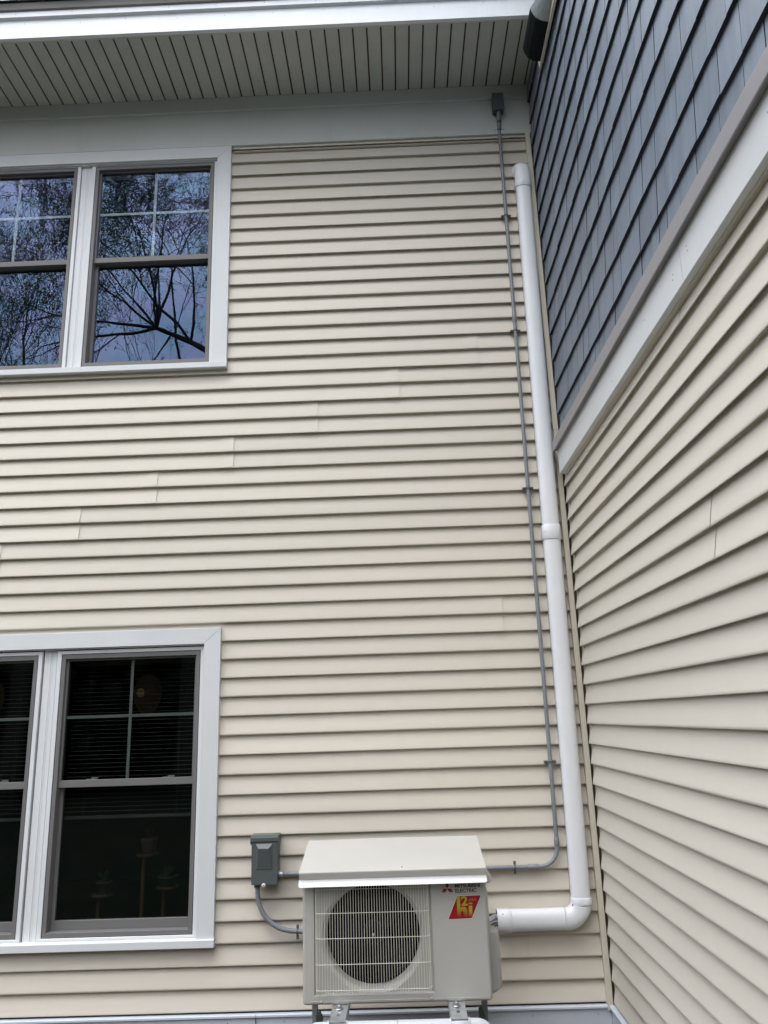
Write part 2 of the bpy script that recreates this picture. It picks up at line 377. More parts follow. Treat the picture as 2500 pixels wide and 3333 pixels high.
# ------------------------------------------------------------------ side wall (plane x = 0 is the face of its siding butts; it faces -x)
side = thing('side_wall', 'side wall meeting the back wall, cream lap siding below and blue-grey shingles above', 'wall', (0, -1.8, 0))
FAR = -4.6; ZT = 6.9
mb = MB(); mb.box(.0225, .17, FAR, .16, .02, ZT); part('wall_core', mb, 'core', side)
SEAM_B = {15: -1.955, 11: -1.945, 18: -3.1}
for mI in range(11, 25):
    seam = SEAM_B.get(mI); pieces = [(FAR, -.0335, 0, 0)] if seam is None else [(FAR, seam + .03, 0, 0), (seam, -.0335, .0014, 0)]
    for pi, (s0, s1, l0, l1) in enumerate(pieces):
        mb = MB()
        for k in (2 * mI, 2 * mI + 1):
            pr = course_profile(k, 0)
            if k == 23: pr = clip(pr, 0, 2.9645)
            if k == 22: continue
            if k == 22: pr = clip(pr, Z0 - 23 * P - .02, 2.9500)
            if pi == 0 and seam is not None: pr = [(d + .0006, z) for d, z in pr]
            if len(pr) > 1: strip(mb, pr, s0, s1, True, l0, 0)
        part('siding_panel', mb, 'siding_b', side, fix=False)
mb = MB()
for k in range(23, 49, 2):
    y = -.3 - random.random() * .3
    while y > -3.4:
        mb.lathe([(0, -.0003), (.0022, -.0002)], (.0065, y, Z0 - k * P + .0003), 6, 'z'); y -= .45 + .25 * random.random()
part('weep_holes', mb, 'gasket', side)
# J-trim under the band, band board, drip cap
mb = MB(); mb.prism([(.0195, 2.9650), (-.0105, 2.9655), (-.0105, 2.9697), (.0195, 2.9664)], FAR, -.16, 'y')
part('siding_trim', mb, 'corner_vinyl', side)
def slant(mb, prof, y0, y1, yoff, mi=0):
    """extrude along y with a mitred start (prof: x, z)"""
    k = len(prof); v = [(p[0], y1 + yoff(p), p[1]) for p in prof] + [(p[0], y0, p[1]) for p in prof]; fs = []
    for i in range(k): j = (i + 1) % k; fs.append((i, j, j + k, i + k))
    fs += [tuple(range(k)), tuple(range(2 * k - 1, k - 1, -1))]; mb.add(v, fs, mi=mi)
for (y0, y1) in ((-2.1005, -.10), (FAR, -2.1035)):
    mb = MB(); mb.prism([(-.033, 2.974), (-.0315, 2.9725), (.0105, 2.9665), (.0105, 3.114), (-.033, 3.114)], y0, y1, 'y')
    part('band_board', mb, 'trim_white', side)
mb = MB()
for (y, z) in ((-.42, 3.03), (-.66, 3.065), (-1.25, 3.02), (-1.72, 3.05), (-2.02, 3.03), (-2.03, 3.045), (-2.16, 3.065), (-2.165, 3.045), (-2.72, 3.06), (-.21, 3.04)):
    nail(side, (-.0331, y, z), 'x', .0028)
mb = MB(); mb.prism([(.0105, 3.196), (-.030, 3.180), (-.0565, 3.172), (-.0570, 3.1695), (-.0570, 3.1125), (-.0550, 3.1095), (-.0520, 3.1095), (-.0510, 3.1150), (.0105, 3.1150)], FAR, -.085, 'y')
part('drip_cap', mb, 'taupe', side)
mb = MB(); mb.add([(-.057, -.085, 3.1695), (-.057, -.085, 3.1125), (-.040, -.030, 3.060), (-.040, -.045, 3.135), (-.050, -.083, 3.1695), (-.050, -.083, 3.1125), (-.034, -.030, 3.060), (-.034, -.045, 3.135)],
                   [(0, 1, 2, 3), (7, 6, 5, 4), (0, 4, 5, 1), (1, 5, 6, 2), (2, 6, 7, 3), (3, 7, 4, 0)])
part('cap_end', mb, 'taupe', side)
# shingles: the face leans out towards the butt; every shingle in view is its own object
CS = .1715; C0 = 3.362
widths = [.085, .10, .112, .125, .138, .15, .165]
sh_me = {}
def shingle_mesh(w, var):
    mb = MB(); b = .0016; t = .0165; h = CS + .012; n_ = 4
    # local: y from 0 to -w, x out is negative, z from 0 up
    ys = [0 - b, -w + b]
    jig = [(-.001, .0), (.0008, -.0012), (0, .0010)][var]
    z_a, z_b = jig
    v = [(-t, ys[0], z_a), (-t, ys[1], z_b), (-.0012, ys[1], h), (-.0012, ys[0], h), (.0035, ys[0], z_a + .001), (.0035, ys[1], z_b + .001), (.0035, ys[1], h), (.0035, ys[0], h)]
    v[0] = (-t + .0008, -.0010, v[0][2] + .0008); v[1] = (-t + .0008, -w + .0010, v[1][2] + .0008)
    v += [(-t + .0002, -.0002, z_a), (-t + .0002, -w + .0002, z_b)]; v[4] = (.0035, -.0002, z_a + .001); v[5] = (.0035, -w + .0002, z_b + .001)
    # front face from bevel
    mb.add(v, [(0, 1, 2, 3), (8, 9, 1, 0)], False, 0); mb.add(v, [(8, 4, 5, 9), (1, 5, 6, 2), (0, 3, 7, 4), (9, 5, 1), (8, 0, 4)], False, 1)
    return mb
for w in widths:
    for vv in range(3):
        mb = shingle_mesh(w, vv); sh_me[(w, vv)] = mb.mesh('shingle', Vector((0, 0, 0)), ('shingle_blue', 'shingle_edge_shade'))
count = 0; rest = MB()
rs = random.Random(11)
def vis_limit(z): return -(2.80 - .895 * (z - 3.34))
prevj = []
for k in range(-1, 21):
    zb = C0 + k * CS; y = -.034; joints = []
    if k < 0: zb = C0 - CS
    while y > FAR + .02:
        for _ in range(12):
            w = rs.choice(widths)
            if all(abs((y - w) - j) > .022 for j in prevj): break
        vv = rs.randrange(3)
        base_x = .0165 - .0008 + rs.uniform(-.0014, .0012); base_z = zb + rs.uniform(-.0028, .0028)
        if y > vis_limit(zb) - .1 and count < 298 and zb < 6.25:
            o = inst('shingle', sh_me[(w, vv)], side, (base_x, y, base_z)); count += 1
        else:
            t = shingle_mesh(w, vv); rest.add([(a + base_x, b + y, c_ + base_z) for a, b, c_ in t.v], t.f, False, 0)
        y -= w; joints.append(y)
    prevj = joints
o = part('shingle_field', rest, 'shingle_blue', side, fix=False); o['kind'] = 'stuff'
# skirt at the foot of the side wall
mb = MB(); mb.prism([(.012, .262), (-.012, .262), (-.020, .258), (-.020, .250), (-.014, .246), (-.010, .244), (.012, .244)], FAR, -.0212, 'y'); mb.box(-.010, .012, FAR, -.0104, .05, .2435)
part('skirt_flashing', mb, 'skirt_metal', side)
mb = MB(); mb.box(.002, .2, FAR, 0, 0, .052); part('foundation', mb, 'concrete', side)

# ------------------------------------------------------------------ eave: soffit, fascia, roof edge
eave = thing('roof_eave', 'roof overhang above the back wall with grooved soffit and white fascia', 'roof', (-2.35, -.3, 5.75))
ZS = 5.7455
GX = .0868; gx = -.0915
sof = MB(); sof.box(0, GX - .0105, -.527, -.0325, ZS, ZS + .006); sme = sof.mesh('soffit_plank', Vector((0, 0, 0)), ('soffit_vinyl',))
x = gx + .0045
i = 0
while x > LEFT:
    inst('soffit_plank', sme, eave, (x, 0, rs.uniform(-.0004, .0004))); x -= GX; i += 1
mb = MB(); mb.box(gx + .0045 + GX, .0165, -.527, -.0325, ZS, ZS + .006); part('soffit_plank', mb, 'soffit_vinyl', eave)
mb = MB(); mb.box(LEFT, .016, -.527, -.02, ZS + .0085, ZS + .012); part('soffit_backing', mb, 'soffit_dark', eave)
mb = MB(); mb.prism([(-.5275, ZS - .0015), (-.5275, ZS + .006), (-.566, ZS + .006), (-.566, ZS - .004), (-.552, ZS - .0035)], LEFT, .0165, 'x'); part('soffit_edge', mb, 'soffit_vinyl', eave)
mb = MB(); mb.bbox(LEFT, .016, -.5695, -.545, 5.7365, 5.880, .0015); part('fascia_board', mb, 'fascia_white', eave)
mb = MB(); mb.prism([(-.5705, 5.872), (-.588, 5.880), (-.588, 5.920), (-.55, 5.920), (-.55, 5.8805), (-.5705, 5.8805)], LEFT, .016, 'x'); part('fascia_trim', mb, 'fascia_white', eave)
mb = MB()
for i in range(14):
    xx = -.35 - i * .31 + rs.uniform(-.03, .03); nail(eave, (xx, -.5696, 5.842 + rs.uniform(-.01, .01)), 'y'); nail(eave, (xx - .05, -.5881, 5.904), 'y')
mb = MB(); mb.prism([(-.592, 5.9205), (-.600, 5.925), (-.612, 5.962), (-.606, 5.968), (-.55, 5.990), (-.55, 5.9205)], LEFT, .016, 'x'); part('drip_edge', mb, 'drip_brown', eave)
SL = .5
for row in range(2):
    x = LEFT + rs.random() * .1
    while x < .0:
        w = rs.choice([.11, .14, .17, .2]); th = rs.choice([.004, .007, .009]); x1 = min(x + w, .0)
        y0 = -.625 + row * .14 - rs.uniform(0, .006); z0 = 5.967 + row * .14 * SL + row * .004
        mb = MB(); ln = .16; mb.add([(x, y0, z0), (x1 - .002, y0, z0), (x1 - .002, y0 + ln, z0 + ln * SL), (x, y0 + ln, z0 + ln * SL), (x, y0, z0 + th), (x1 - .002, y0, z0 + th), (x1 - .002, y0 + ln, z0 + ln * SL + th), (x, y0 + ln, z0 + ln * SL + th)],
                       [(0, 3, 2, 1), (4, 5, 6, 7), (0, 1, 5, 4), (2, 3, 7, 6), (1, 2, 6, 5), (3, 0, 4, 7)])
        part('roof_shingle', mb, 'roof_shingle', eave, fix=False); x = x1 if x1 < -.001 else .1
mb = MB(); mb.prism([(-.60, 5.972), (3.5, 5.972 + 4.1 * SL), (3.5, 5.85 + 4.1 * SL), (-.545, 5.85 + .03)], LEFT, .0, 'x'); part('roof_deck', mb, 'roof_shingle', eave)

# kick-out flashing where the eave meets the side wall
kick = thing('kickout_flashing', 'galvanised kick-out flashing with dark curved underside where the eave meets blue shingles', 'flashing', (-.07, -.7, 5.4))
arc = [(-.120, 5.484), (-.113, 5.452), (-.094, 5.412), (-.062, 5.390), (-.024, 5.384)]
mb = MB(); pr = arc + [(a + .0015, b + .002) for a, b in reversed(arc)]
mb.prism(pr, -.845, -.575, 'y', smooth=False); part('trough', mb, 'trough_shade', kick)
mb = MB(); v = []; 
arc2 = [(-.120, 5.482), (-.108, 5.445), (-.085, 5.412), (-.058, 5.391), (-.036, 5.385), (-.024, 5.389)]
for t_, (dy, dz, sc) in enumerate([(0, 0, 1), (-.08, .012, .74), (-.17, .03, .48), (-.26, .055, .25)]):
    for a, b in arc2: v.append((-.024 + (a + .024) * sc, -.8455 + dy, 5.39 + (b - 5.39) * sc + dz))
m_ = len(arc2); fs = [(i * m_ + j, i * m_ + j + 1, (i + 1) * m_ + j + 1, (i + 1) * m_ + j) for i in range(3) for j in range(m_ - 1)]
mb.add(v, fs, True); mb.add([(a + .001, b, c_ + .0022) for a, b, c_ in v], fs, True); part('flared_end', mb, 'galv_dull', kick, fix=False)
mb = MB(); mb.box(-.0185, -.0145, -1.25, -.86, 5.392, 5.470); part('wall_leg', mb, 'galv_dull', kick)
mb = MB(); mb.prism([(-.575, 5.400), (-.575, 5.47), (-1.25, 5.47), (-1.25, 5.400)], -.022, -.0188, 'x'); part('grey_leg', mb, 'pvc_grey', kick)
mb = MB(); mb.prism([(-.52, 5.455), (-.545, 5.368), (-1.35, 5.368), (-1.35, 5.400), (-.56, 5.400), (-.56, 5.455)], -.0245, -.0145, 'x'); part('beige_trim', mb, 'corner_vinyl', kick)
mb = MB(); mb.box(-.018, -.0145, -1.4, -.60, 5.345, 5.3665); part('brown_trim', mb, 'drip_brown', kick)

# ------------------------------------------------------------------ windows
def ring(mb, x0, x1, z0, z1, wl, wr, wb, wt, y0, y1, b=.0015, mi=0):
    """mitred rectangular frame in the xz plane"""
    O = [(x0, z0), (x1, z0), (x1, z1), (x0, z1)]; I = [(x0 + wl, z0 + wb), (x1 - wr, z0 + wb), (x1 - wr, z1 - wt), (x0 + wl, z1 - wt)]
    v = []
    cx_, cz_ = (x0 + x1) / 2, (z0 + z1) / 2
    def sh(p, d): return (p[0] + (d if p[0] < cx_ else -d), p[1] + (d if p[1] < cz_ else -d))
    loops = [(O, y1, 0), (O, y0 + b, 0), (O, y0, b), (I, y0, -b), (I, y0 + b, 0), (I, y1, 0)]
    for Lp, y, d in loops: v += [(sh(p, d)[0], y, sh(p, d)[1]) for p in Lp]
    f = []
    for i in range(5):
        for j in range(4): a = i * 4 + j; c_ = i * 4 + (j + 1) % 4; f.append((a, c_, c_ + 4, a + 4))
    for j in range(4): a = 20 + j; c_ = 20 + (j + 1) % 4; f.append((a, c_, (j + 1) % 4, j))
    mb.add(v, f, mi=mi)
def double_window(label, cx, half, zsill, zhead, zmeet, casing_top, glass, gw, zb_rail):
    """cx: centre of mullion; half = (inner, outer) distance of each grey frame from cx"""
    w = thing('double_window', label, 'window', (cx, 0, zsill))
    xr_in = cx + half[1] + .026; xr_out = xr_in + .092; xl_in = 2 * cx - xr_in; xl_out = 2 * cx - xr_out
    # casing: mitred head, two sides, sill
    ct, ch = casing_top, casing_top - .088
    yf, yb = -.0215, .0145
    def prism_poly(pts, mi=0):
        mb = MB(); k = len(pts); b = .0016
        cxx = sum(p[0] for p in pts) / k; czz = sum(p[1] for p in pts) / k
        fr = []
        for (px, pz) in pts: fr.append((px + (b if px < cxx else -b), yf, pz + (b if pz < czz else -b)))
        v = fr + [(p[0], yf + b, p[1]) for p in pts] + [(p[0], yb, p[1]) for p in pts]
        f = [tuple(range(k))]
        for i in range(2):
            for j in range(k): a = i * k + j; c_ = i * k + (j + 1) % k; f.append((a, c_, c_ + k, a + k))
        mb.add(v, f); return mb
    zs = zsill
    e = .0004
    part('head_casing', prism_poly([(xl_out, ct), (xr_out, ct), (xr_in + e, ch), (xl_in - e, ch)]), 'trim_white', w)
    part('side_casing', prism_poly([(xr_out, ct - .0012), (xr_out, zs), (xr_in, zs), (xr_in, ch - .0008)]), 'trim_white', w)
    part('side_casing', prism_poly([(xl_out, ct - .0012), (xl_in, ch - .0008), (xl_in, zs), (xl_out, zs)]), 'trim_white', w)
    mb = MB(); mb.prism([(-.034, zs - .036), (-.0355, zs - .034), (-.0355, zs - .001), (-.033, zs + .001), (.003, zs + .004), (.0145, zs + .004), (.0145, zs - .036)], xl_out - .004, xr_out + .003, 'x')
    part('sill', mb, 'trim_white', w)
    # head/side jamb liner inside the casing, mullion cover
    mb = MB(); mb.prism([(-.010, ch + .012), (-.010, ch - .006), (.085, ch - .006), (.085, ch + .012)], xl_in + .0005, xr_in - .0005, 'x'); part('head_liner', mb, 'vinyl_white', w)
    mb = MB(); mb.box(cx - .0345, cx + .0345, .0135, .085, zs + .0045, ch - .0065); mb.box(cx - .003, cx + .003, .0105, .0135, zs + .0045, ch - .0065); mb.box(cx + .010, cx + .012, .0118, .0135, zs + .0045, ch - .0065)
    part('mullion', mb, 'vinyl_white', w)
    for sgn in (1, -1):
        x0, x1 = (cx + half[0], cx + half[1]) if sgn > 0 else (cx - half[1], cx - half[0])
        # white frame
        mb = MB(); ring(mb, x0 - .027, x1 + .025, zs + .0045, zhead + .022, .024, .022, zb_rail, .0195, .0015, .088)
        fr = part('white_frame', mb, 'vinyl_white', w)
        mb = MB(); ring(mb, x0 - .004, x1 + .004, zs + zb_rail + .003, zhead + .004, .005, .005, .005, .005, .0045, .080, 0.0005); part('gasket', mb, 'gasket', fr)
        z0 = zs + zb_rail + .006; z1 = zhead
        # grey jamb frame seen outside the sashes
        mb = MB(); ring(mb, x0, x1, z0, z1, .021, .021, .024, .024, .0035, .088); part('jamb_frame', mb, 'sash_grey', w)
        # upper sash
        us = MB(); ring(us, x0 + .0215, x1 - .0215, zmeet - .018, z1 - .0245, .010, .010, .036, .010, .024, .050, .001)
        us_o = part('upper_sash', us, 'sash_grey', w)
        gx0, gx1, gz0, gz1 = x0 + .0315, x1 - .0315, zmeet + .018, z1 - .0345
        mb = MB(); mb.box(gx0, gx1, .036, .0385, gz0, gz1); part('pane', mb, glass, us_o)
        mx_, mz_ = (gx0 + gx1) / 2 - .006 * 0, (gz0 + gz1) / 2 + .012
        mb = MB(); mb.box(mx_ - .008, mx_ + .008, .0395, .044, gz0, gz1); part('muntin', mb, 'muntin_green', us_o)
        mb = MB(); mb.box(gx0, gx1, .0400, .0435, mz_ - .008, mz_ + .008); part('muntin', mb, 'muntin_green', us_o)
        # lower sash
        ls = MB(); ring(ls, x0 + .0215, x1 - .0215, z0 + .0245, zmeet + .012, .018, .014, .022 + gw, .034, .054, .082, .001)
        ls_o = part('lower_sash', ls, 'sash_grey', w)
        mb = MB(); mb.box(x0 + .0395, x1 - .0355, .066, .0685, z0 + .0465 + gw, zmeet - .022); part('pane', mb, glass, ls_o)
        for fx in (.24, .78):
            lx = x0 + (x1 - x0) * fx; mb = MB(); mb.bbox(lx - .03, lx + .03, .056, .078, zmeet + .0122, zmeet + .020, .002); mb.bbox(lx - .002, lx + .034, .058, .070, zmeet + .0202, zmeet + .027, .002)
            part('sash_lock', mb, 'vinyl_white', ls_o)
    return w
double_window('upper window pair reflecting purple sky and bare branches, under the eave', -2.949, (.063, .851), 3.792, 5.262, 4.567, 5.3650, 'glass_upper', 0.0, .014)
wl = double_window('lower window pair with dark glass and half-lowered blinds behind it', -2.935, (.068, .841), .604, 2.053, 1.367, 2.174, 'glass_lower', .022, .014)

# rooms behind the windows
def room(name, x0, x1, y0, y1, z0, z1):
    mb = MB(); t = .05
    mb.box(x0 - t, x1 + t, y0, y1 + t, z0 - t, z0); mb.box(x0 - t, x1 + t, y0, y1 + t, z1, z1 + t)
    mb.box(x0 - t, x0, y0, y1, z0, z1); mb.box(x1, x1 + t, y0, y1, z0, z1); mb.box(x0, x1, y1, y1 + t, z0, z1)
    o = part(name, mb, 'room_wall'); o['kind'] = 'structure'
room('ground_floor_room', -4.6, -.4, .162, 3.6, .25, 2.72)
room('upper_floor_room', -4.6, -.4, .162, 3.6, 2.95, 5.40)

# blinds behind the lower window
for i, (x0, x1, lab) in enumerate(((-2.868, -2.094, 'half-lowered slatted blind behind the right pane of the lower window'), (-3.776, -3.003, 'half-lowered slatted blind behind the left pane of the lower window'))):
    b = thing('window_blind', lab, 'blind', ((x0 + x1) / 2, .11, 1.19), 'blinds in the lower window')
    mb = MB(); mb.box(x0 + .03, x1 - .03, .098, .122, 1.994, 2.03); part('head_rail', mb, 'blind_slat', b)
    sl = MB(); sl.add([(x0 + .033, -.0122, .001), (x1 - .033, -.0122, .001), (x1 - .033, 0, .0035), (x0 + .033, 0, .0035), (x1 - .033, .0122, -.0005), (x0 + .033, .0122, -.0005)], [(0, 1, 2, 3), (3, 2, 4, 5)])
    me = sl.mesh('slat', Vector((0, 0, 0)), ('blind_slat',)); z = 1.215
    while z < 1.99: inst('slat', me, b, (0, .11, z + rs.uniform(-.001, .001))); z += .0225
    mb = MB(); mb.bbox(x0 + .033, x1 - .033, .099, .121, 1.178, 1.194, .002); part('bottom_rail', mb, 'blind_slat', b)
    mb = MB()
    for fx in (.17, .83): xx = x0 + (x1 - x0) * fx; mb.box(xx - .0006, xx + .0006, .0965, .0975, 1.19, 1.99); mb.box(xx - .0006, xx + .0006, .1225, .1235, 1.19, 1.99)
    part('ladder_cords', mb, 'blind_slat', b)
# pendant lamps
for i, (x, y, lab) in enumerate(((-2.70, 1.0, 'dim oval pendant lamp seen through the right panes of the lower window'), (-3.78, 1.0, 'dim oval pendant lamp seen through the left panes of the lower window'))):
    lp = thing('pendant_lamp', lab, 'lamp', (x, y, 1.75), 'pendant lamps in the dark room')
    mb = MB(); mb.lathe([(.0, -.13), (.03, -.125), (.06, -.10), (.082, -.05), (.09, 0), (.088, .05), (.07, .10), (.04, .125), (.012, .13)], (x, y, 1.86), 20); part('lamp_shade', mb, 'lamp_shade', lp)
    mb = MB(); mb.lathe([(0, -.03), (.02, -.022), (.028, 0), (.02, .022), (0, .03)], (x - .02, y - .085, 1.87), 14); part('bulb', mb, 'lamp_glow', lp)
    mb = MB(); mb.tube([(x, y, 1.99), (x, y, 2.72)], .004, 6); part('cord', mb, 'gasket', lp)
# plant stands with pots
def plant_stand(x, zt, r_, lab, y=.3, fx=0):
    st = thing('plant_stand', lab, 'plant stand', (x, y, .25), 'plant stands in the dark room')
    mb = MB(); mb.tube([(x - .02, y, .25), (x - .02, y, zt)], .011, 8); part('pole', mb, 'wood_stand', st)
    mb = MB(); mb.lathe([(0, 0), (r_, 0), (r_, .012), (0, .012)], (x, y, zt), 20); part('shelf', mb, 'wood_stand', st)
    mb = MB(); mb.lathe([(0, 0), (.09, 0), (.09, .015), (0, .015)], (x, y, .251), 16); part('foot', mb, 'wood_stand', st)
def potted(x, z, r_, h, m_, lab, y=.3):
    p = thing('potted_plant', lab, 'plant', (x, y, z), 'potted plants in the dark room')
    mb = MB(); mb.lathe([(0, 0), (r_ * .8, 0), (r_, h), (r_ * 1.06, h), (r_ * 1.06, h + .008), (r_ * .9, h + .008), (r_ * .85, h - .01), (0, h - .01)], (x, y, z), 18); part('pot', mb, m_, p)
    mb = MB()
    for i in range(26):
        a = rs.uniform(0, 6.28); q = rs.uniform(.2, 1) * r_; l_ = rs.uniform(.03, .07); c0 = Vector((x, y, z + h)); tip = c0 + Vector((math.cos(a) * q, math.sin(a) * q, l_)); sd_ = Vector((-math.sin(a), math.cos(a), 0)) * .008
        mid = (c0 + tip) / 2 + Vector((0, 0, .01)); mb.add([c0, mid + sd_, tip, mid - sd_], [(0, 1, 2, 3)])
    part('leaves', mb, 'leaf_dark', p, fix=False)
plant_stand(-2.432, .957, .062, 'tall wooden plant stand behind the lower right pane'); potted(-2.425, .9695, .045, .07, 'pot_pale', 'pale pot with a small plant on the tallest stand')
plant_stand(-2.675, .757, .055, 'short wooden plant stand left of the tall stand, behind the lower right pane'); potted(-2.668, .7695, .042, .055, 'pot_teal', 'small teal pot on the short left plant stand')
plant_stand(-2.33, .775, .06, 'low wooden plant stand right of the tall stand, behind the lower right pane', y=.36); potted(-2.33, .7875, .055, .045, 'pot_teal', 'wide teal bowl of leaves on the right-hand plant stand', y=.36)

# ------------------------------------------------------------------ line-set cover duct
DP = [(-1.0, -.95), (-1.0, .10), (-.93, .42), (-.74, .70), (-.45, .86), (-.2, .92), (.2, .92), (.45, .86), (.74, .70), (.93, .42), (1.0, .10), (1.0, -.95)]
def duct_ring(c_, X, Yv, w, d):   # c_: centre point on the wall plane side; X across, Yv outwards
    return [Vector(c_) + X * (a * w) + Yv * ((b + 1) / 2 * d) for a, b in DP]
def loft(mb, rings, caps=True, mi=0, closed=True):
    k = len(rings[0]); v = [p for r_ in rings for p in r_]; f = []
    for i in range(len(rings) - 1):
        for j in range(k): a = i * k + j; b = i * k + (j + 1) % k; f.append((a, b, b + k, a + k))
    mb.add(v, f, True, mi)
    if caps: mb.add(rings[0], [tuple(range(k))], False, mi); mb.add(rings[-1], [tuple(range(k))], False, mi)
OUT = Vector((0, -1, 0)); XX = Vector((1, 0, 0)); ZZ = Vector((0, 0, 1))
duct = thing('line_set_cover', 'white plastic duct running up the wall beside the corner and elbowing into the outdoor unit', 'duct', (-.1, 0, .65))
def vx(z): return -.0765 + (z - 5.05) * .0088 - .0 
DW, DD, DB = .0475, .066, -.004
def vring(z, w=DW, d=DD, y=DB): return duct_ring((vx(z), y, z), XX, OUT, w, d)
for z0, z1 in ((.745, 2.615), (2.675, 4.955)):
    mb = MB(); loft(mb, [vring(z0 + (z1 - z0) * i / 6) for i in range(7)]); part('duct_length', mb, 'duct_white', duct)
mb = MB(); loft(mb, [vring(2.603, DW + .0028, DD + .003), vring(2.605, DW + .0042, DD + .004), vring(2.685, DW + .0042, DD + .004), vring(2.687, DW + .0028, DD + .003)]); cpl = part('coupling', mb, 'duct_white', duct)
mb = MB(); mb.lathe([(0, -.002), (.004, -.001), (.004, .001)], (vx(2.645) - .038, -.061, 2.645), 8, 'y'); part('screw', mb, 'stand_dark', cpl)
# wall inlet elbow at the top
zt = 4.93; mb = MB(); rg = [vring(zt, DW + .0028, DD + .003), vring(zt + .002, DW + .0042, DD + .004), vring(zt + .056, DW + .0042, DD + .004), vring(zt + .060, DW + .0022, DD + .002), vring(zt + .120, DW + .002, DD + .004)]
for i in range(9):
    a = i / 8 * math.pi / 2; R_ = .075
    # sweeps back into the wall
    cz = zt + .085 + math.sin(a) * R_; tilt = a
    up = (ZZ * math.cos(tilt) + Vector((0, 1, 0)) * math.sin(tilt)); out = (OUT * math.cos(tilt) + ZZ * math.sin(tilt))
    pivot = Vector((vx(5.0), DB + .010, zt + .132))
    rg.append([pivot + XX * (p * (DW + .002)) + out * (.002 + (q + 1) / 2 * (DD + .008)) for p, q in DP])
loft(mb, rg); el = part('wall_inlet_elbow', mb, 'duct_white', duct)
mb = MB(); loft(mb, [[Vector((vx(5.05) + math.cos(t) * .058 * s_, y_, 5.080 + math.sin(t) * .062 * s_)) for t in [j * 2 * math.pi / 24 for j in range(24)]] for y_, s_ in ((.012, 1.0), (-.012, 1.0), (-.0145, .97))]); part('wall_flange', mb, 'duct_white', duct)
mb = MB(); mb.lathe([(0, -.003), (.0035, -.002), (.0035, .002)], (vx(5) - .042, -.055, 4.985), 8, 'y'); part('screw', mb, 'stand_dark', el)
# bottom elbow and horizontal run
zc = .655; bx = vx(.75); Rb = .115
mb = MB(); rg = [vring(.752, DW + .0028, DD + .003), vring(.750, DW + .0042, DD + .004), vring(.722, DW + .0042, DD + .004), vring(.716, DW + .0022, DD + .003)]
cxr = bx - .085; czr = .739
ER = .085
for i in range(0, 11):
    a = i / 10 * math.pi / 2; ctr = Vector((cxr + math.cos(a) * ER, DB, czr - math.sin(a) * ER)); X_ = Vector((math.cos(a), 0, -math.sin(a)))
    inner = .034 if False else DW + .003
    rg.append([ctr + X_ * (p * (DW + .003)) + OUT * ((q + 1) / 2 * (DD + .003)) for p, q in DP])
def hring(x, w=.0505, d=DD, y=DB): return [Vector((x, y, .6545)) + Vector((0, 0, -1)) * (p * w) + OUT * ((q + 1) / 2 * d) for p, q in DP]
rg += [hring(cxr - .003, .0515, DD + .003), hring(cxr - .008, .0532, DD + .0045), hring(-.206, .0532, DD + .0045), hring(-.208, .0515, DD + .003)]
loft(mb, rg); el = part('bottom_elbow', mb, 'duct_white', duct)
mb = MB(); mb.lathe([(0, -.002), (.0038, -.001), (.0038, .002)], (-.163, -.058, .722), 8, 'y'); part('screw', mb, 'stand_dark', el)
mb = MB(); loft(mb, [hring(-.203), hring(-.35), hring(-.50)]); part('duct_length', mb, 'duct_white', duct)
mb = MB(); loft(mb, [hring(-.474, .0515, DD + .003), hring(-.476, .0532, DD + .0045), hring(-.543, .0532, DD + .0045), hring(-.5435, .0515, DD + .003)], caps=False)
rin = hring(-.543, .0505, DD + .001); rin2 = hring(-.50, .0495, DD - .001); loft(mb, [rin, rin2], caps=False); ec = part('end_collar', mb, 'duct_white', duct)
mb = MB(); mb.lathe([(0, -.002), (.0038, -.001), (.0038, .002)], (-.515, -.064, .690), 8, 'y'); part('screw', mb, 'stand_dark', ec)
# refrigerant pipes from the duct end to the unit
ps = thing('refrigerant_pipes', 'insulated pipes showing between white duct end and the outdoor unit', 'pipes', (-.56, -.1, .655))
mb = MB(); mb.tube([(-.50, -.035, .672), (-.555, -.037, .672), (-.60, -.10, .668), (-.62, -.22, .66), (-.64, -.36, .655)], .014, 10); part('pipe', mb, 'galv', ps)
mb = MB(); mb.tube([(-.50, -.035, .640), (-.555, -.037, .640), (-.60, -.10, .636), (-.62, -.22, .63), (-.64, -.36, .62)], .011, 10); part('pipe', mb, 'pvc_grey', ps)

# ------------------------------------------------------------------ grey conduit from top box down and along to the disconnect
def cx_at(z): return -.1985 + (z - 5.4) * .0026
con = thing('electrical_conduit', 'thin grey conduit running down the wall and turning left behind the outdoor unit', 'conduit', (-.2, 0, .9))
R1 = .0107; YC = -.0175
mb = MB(); mb.tube([(cx_at(z), YC + .0015 * math.sin(z * 3), z) for z in [1.0 + 4.46 * i / 22 for i in range(23)]], R1, 14); part('conduit_run', mb, 'pvc_grey', con)
mb = MB(); pth = [(cx_at(1), YC, 1.0)]; rb = .092
for i in range(11): a = i / 10 * math.pi / 2; pth.append((cx_at(1) - rb + math.cos(a) * rb, YC, .989 - math.sin(a) * rb))
pth.append((-.33, YC, .897)); mb.tube(pth, R1, 14); part('conduit_bend', mb, 'pvc_grey', con)
mb = MB(); mb.tube([(-.32, YC, .897), (-1.0, YC - .01, .8985), (-1.625, YC - .022, .9015)], R1, 14); part('conduit_run', mb, 'pvc_grey', con)
def sleeve(a, b, r_, m_='pvc_grey', nm='coupling'):
    a, b = Vector(a), Vector(b); d = (b - a); mb = MB(); mb.tube([a, a + d * .03, b - d * .03, b], [r_ * .93, r_, r_, r_ * .93], 16); return part(nm, mb, m_, con)
sleeve((cx_at(1), YC, .993), (cx_at(1), YC, 1.033), .0132); sleeve((-.312, YC, .897), (-.368, YC, .897), .0132)
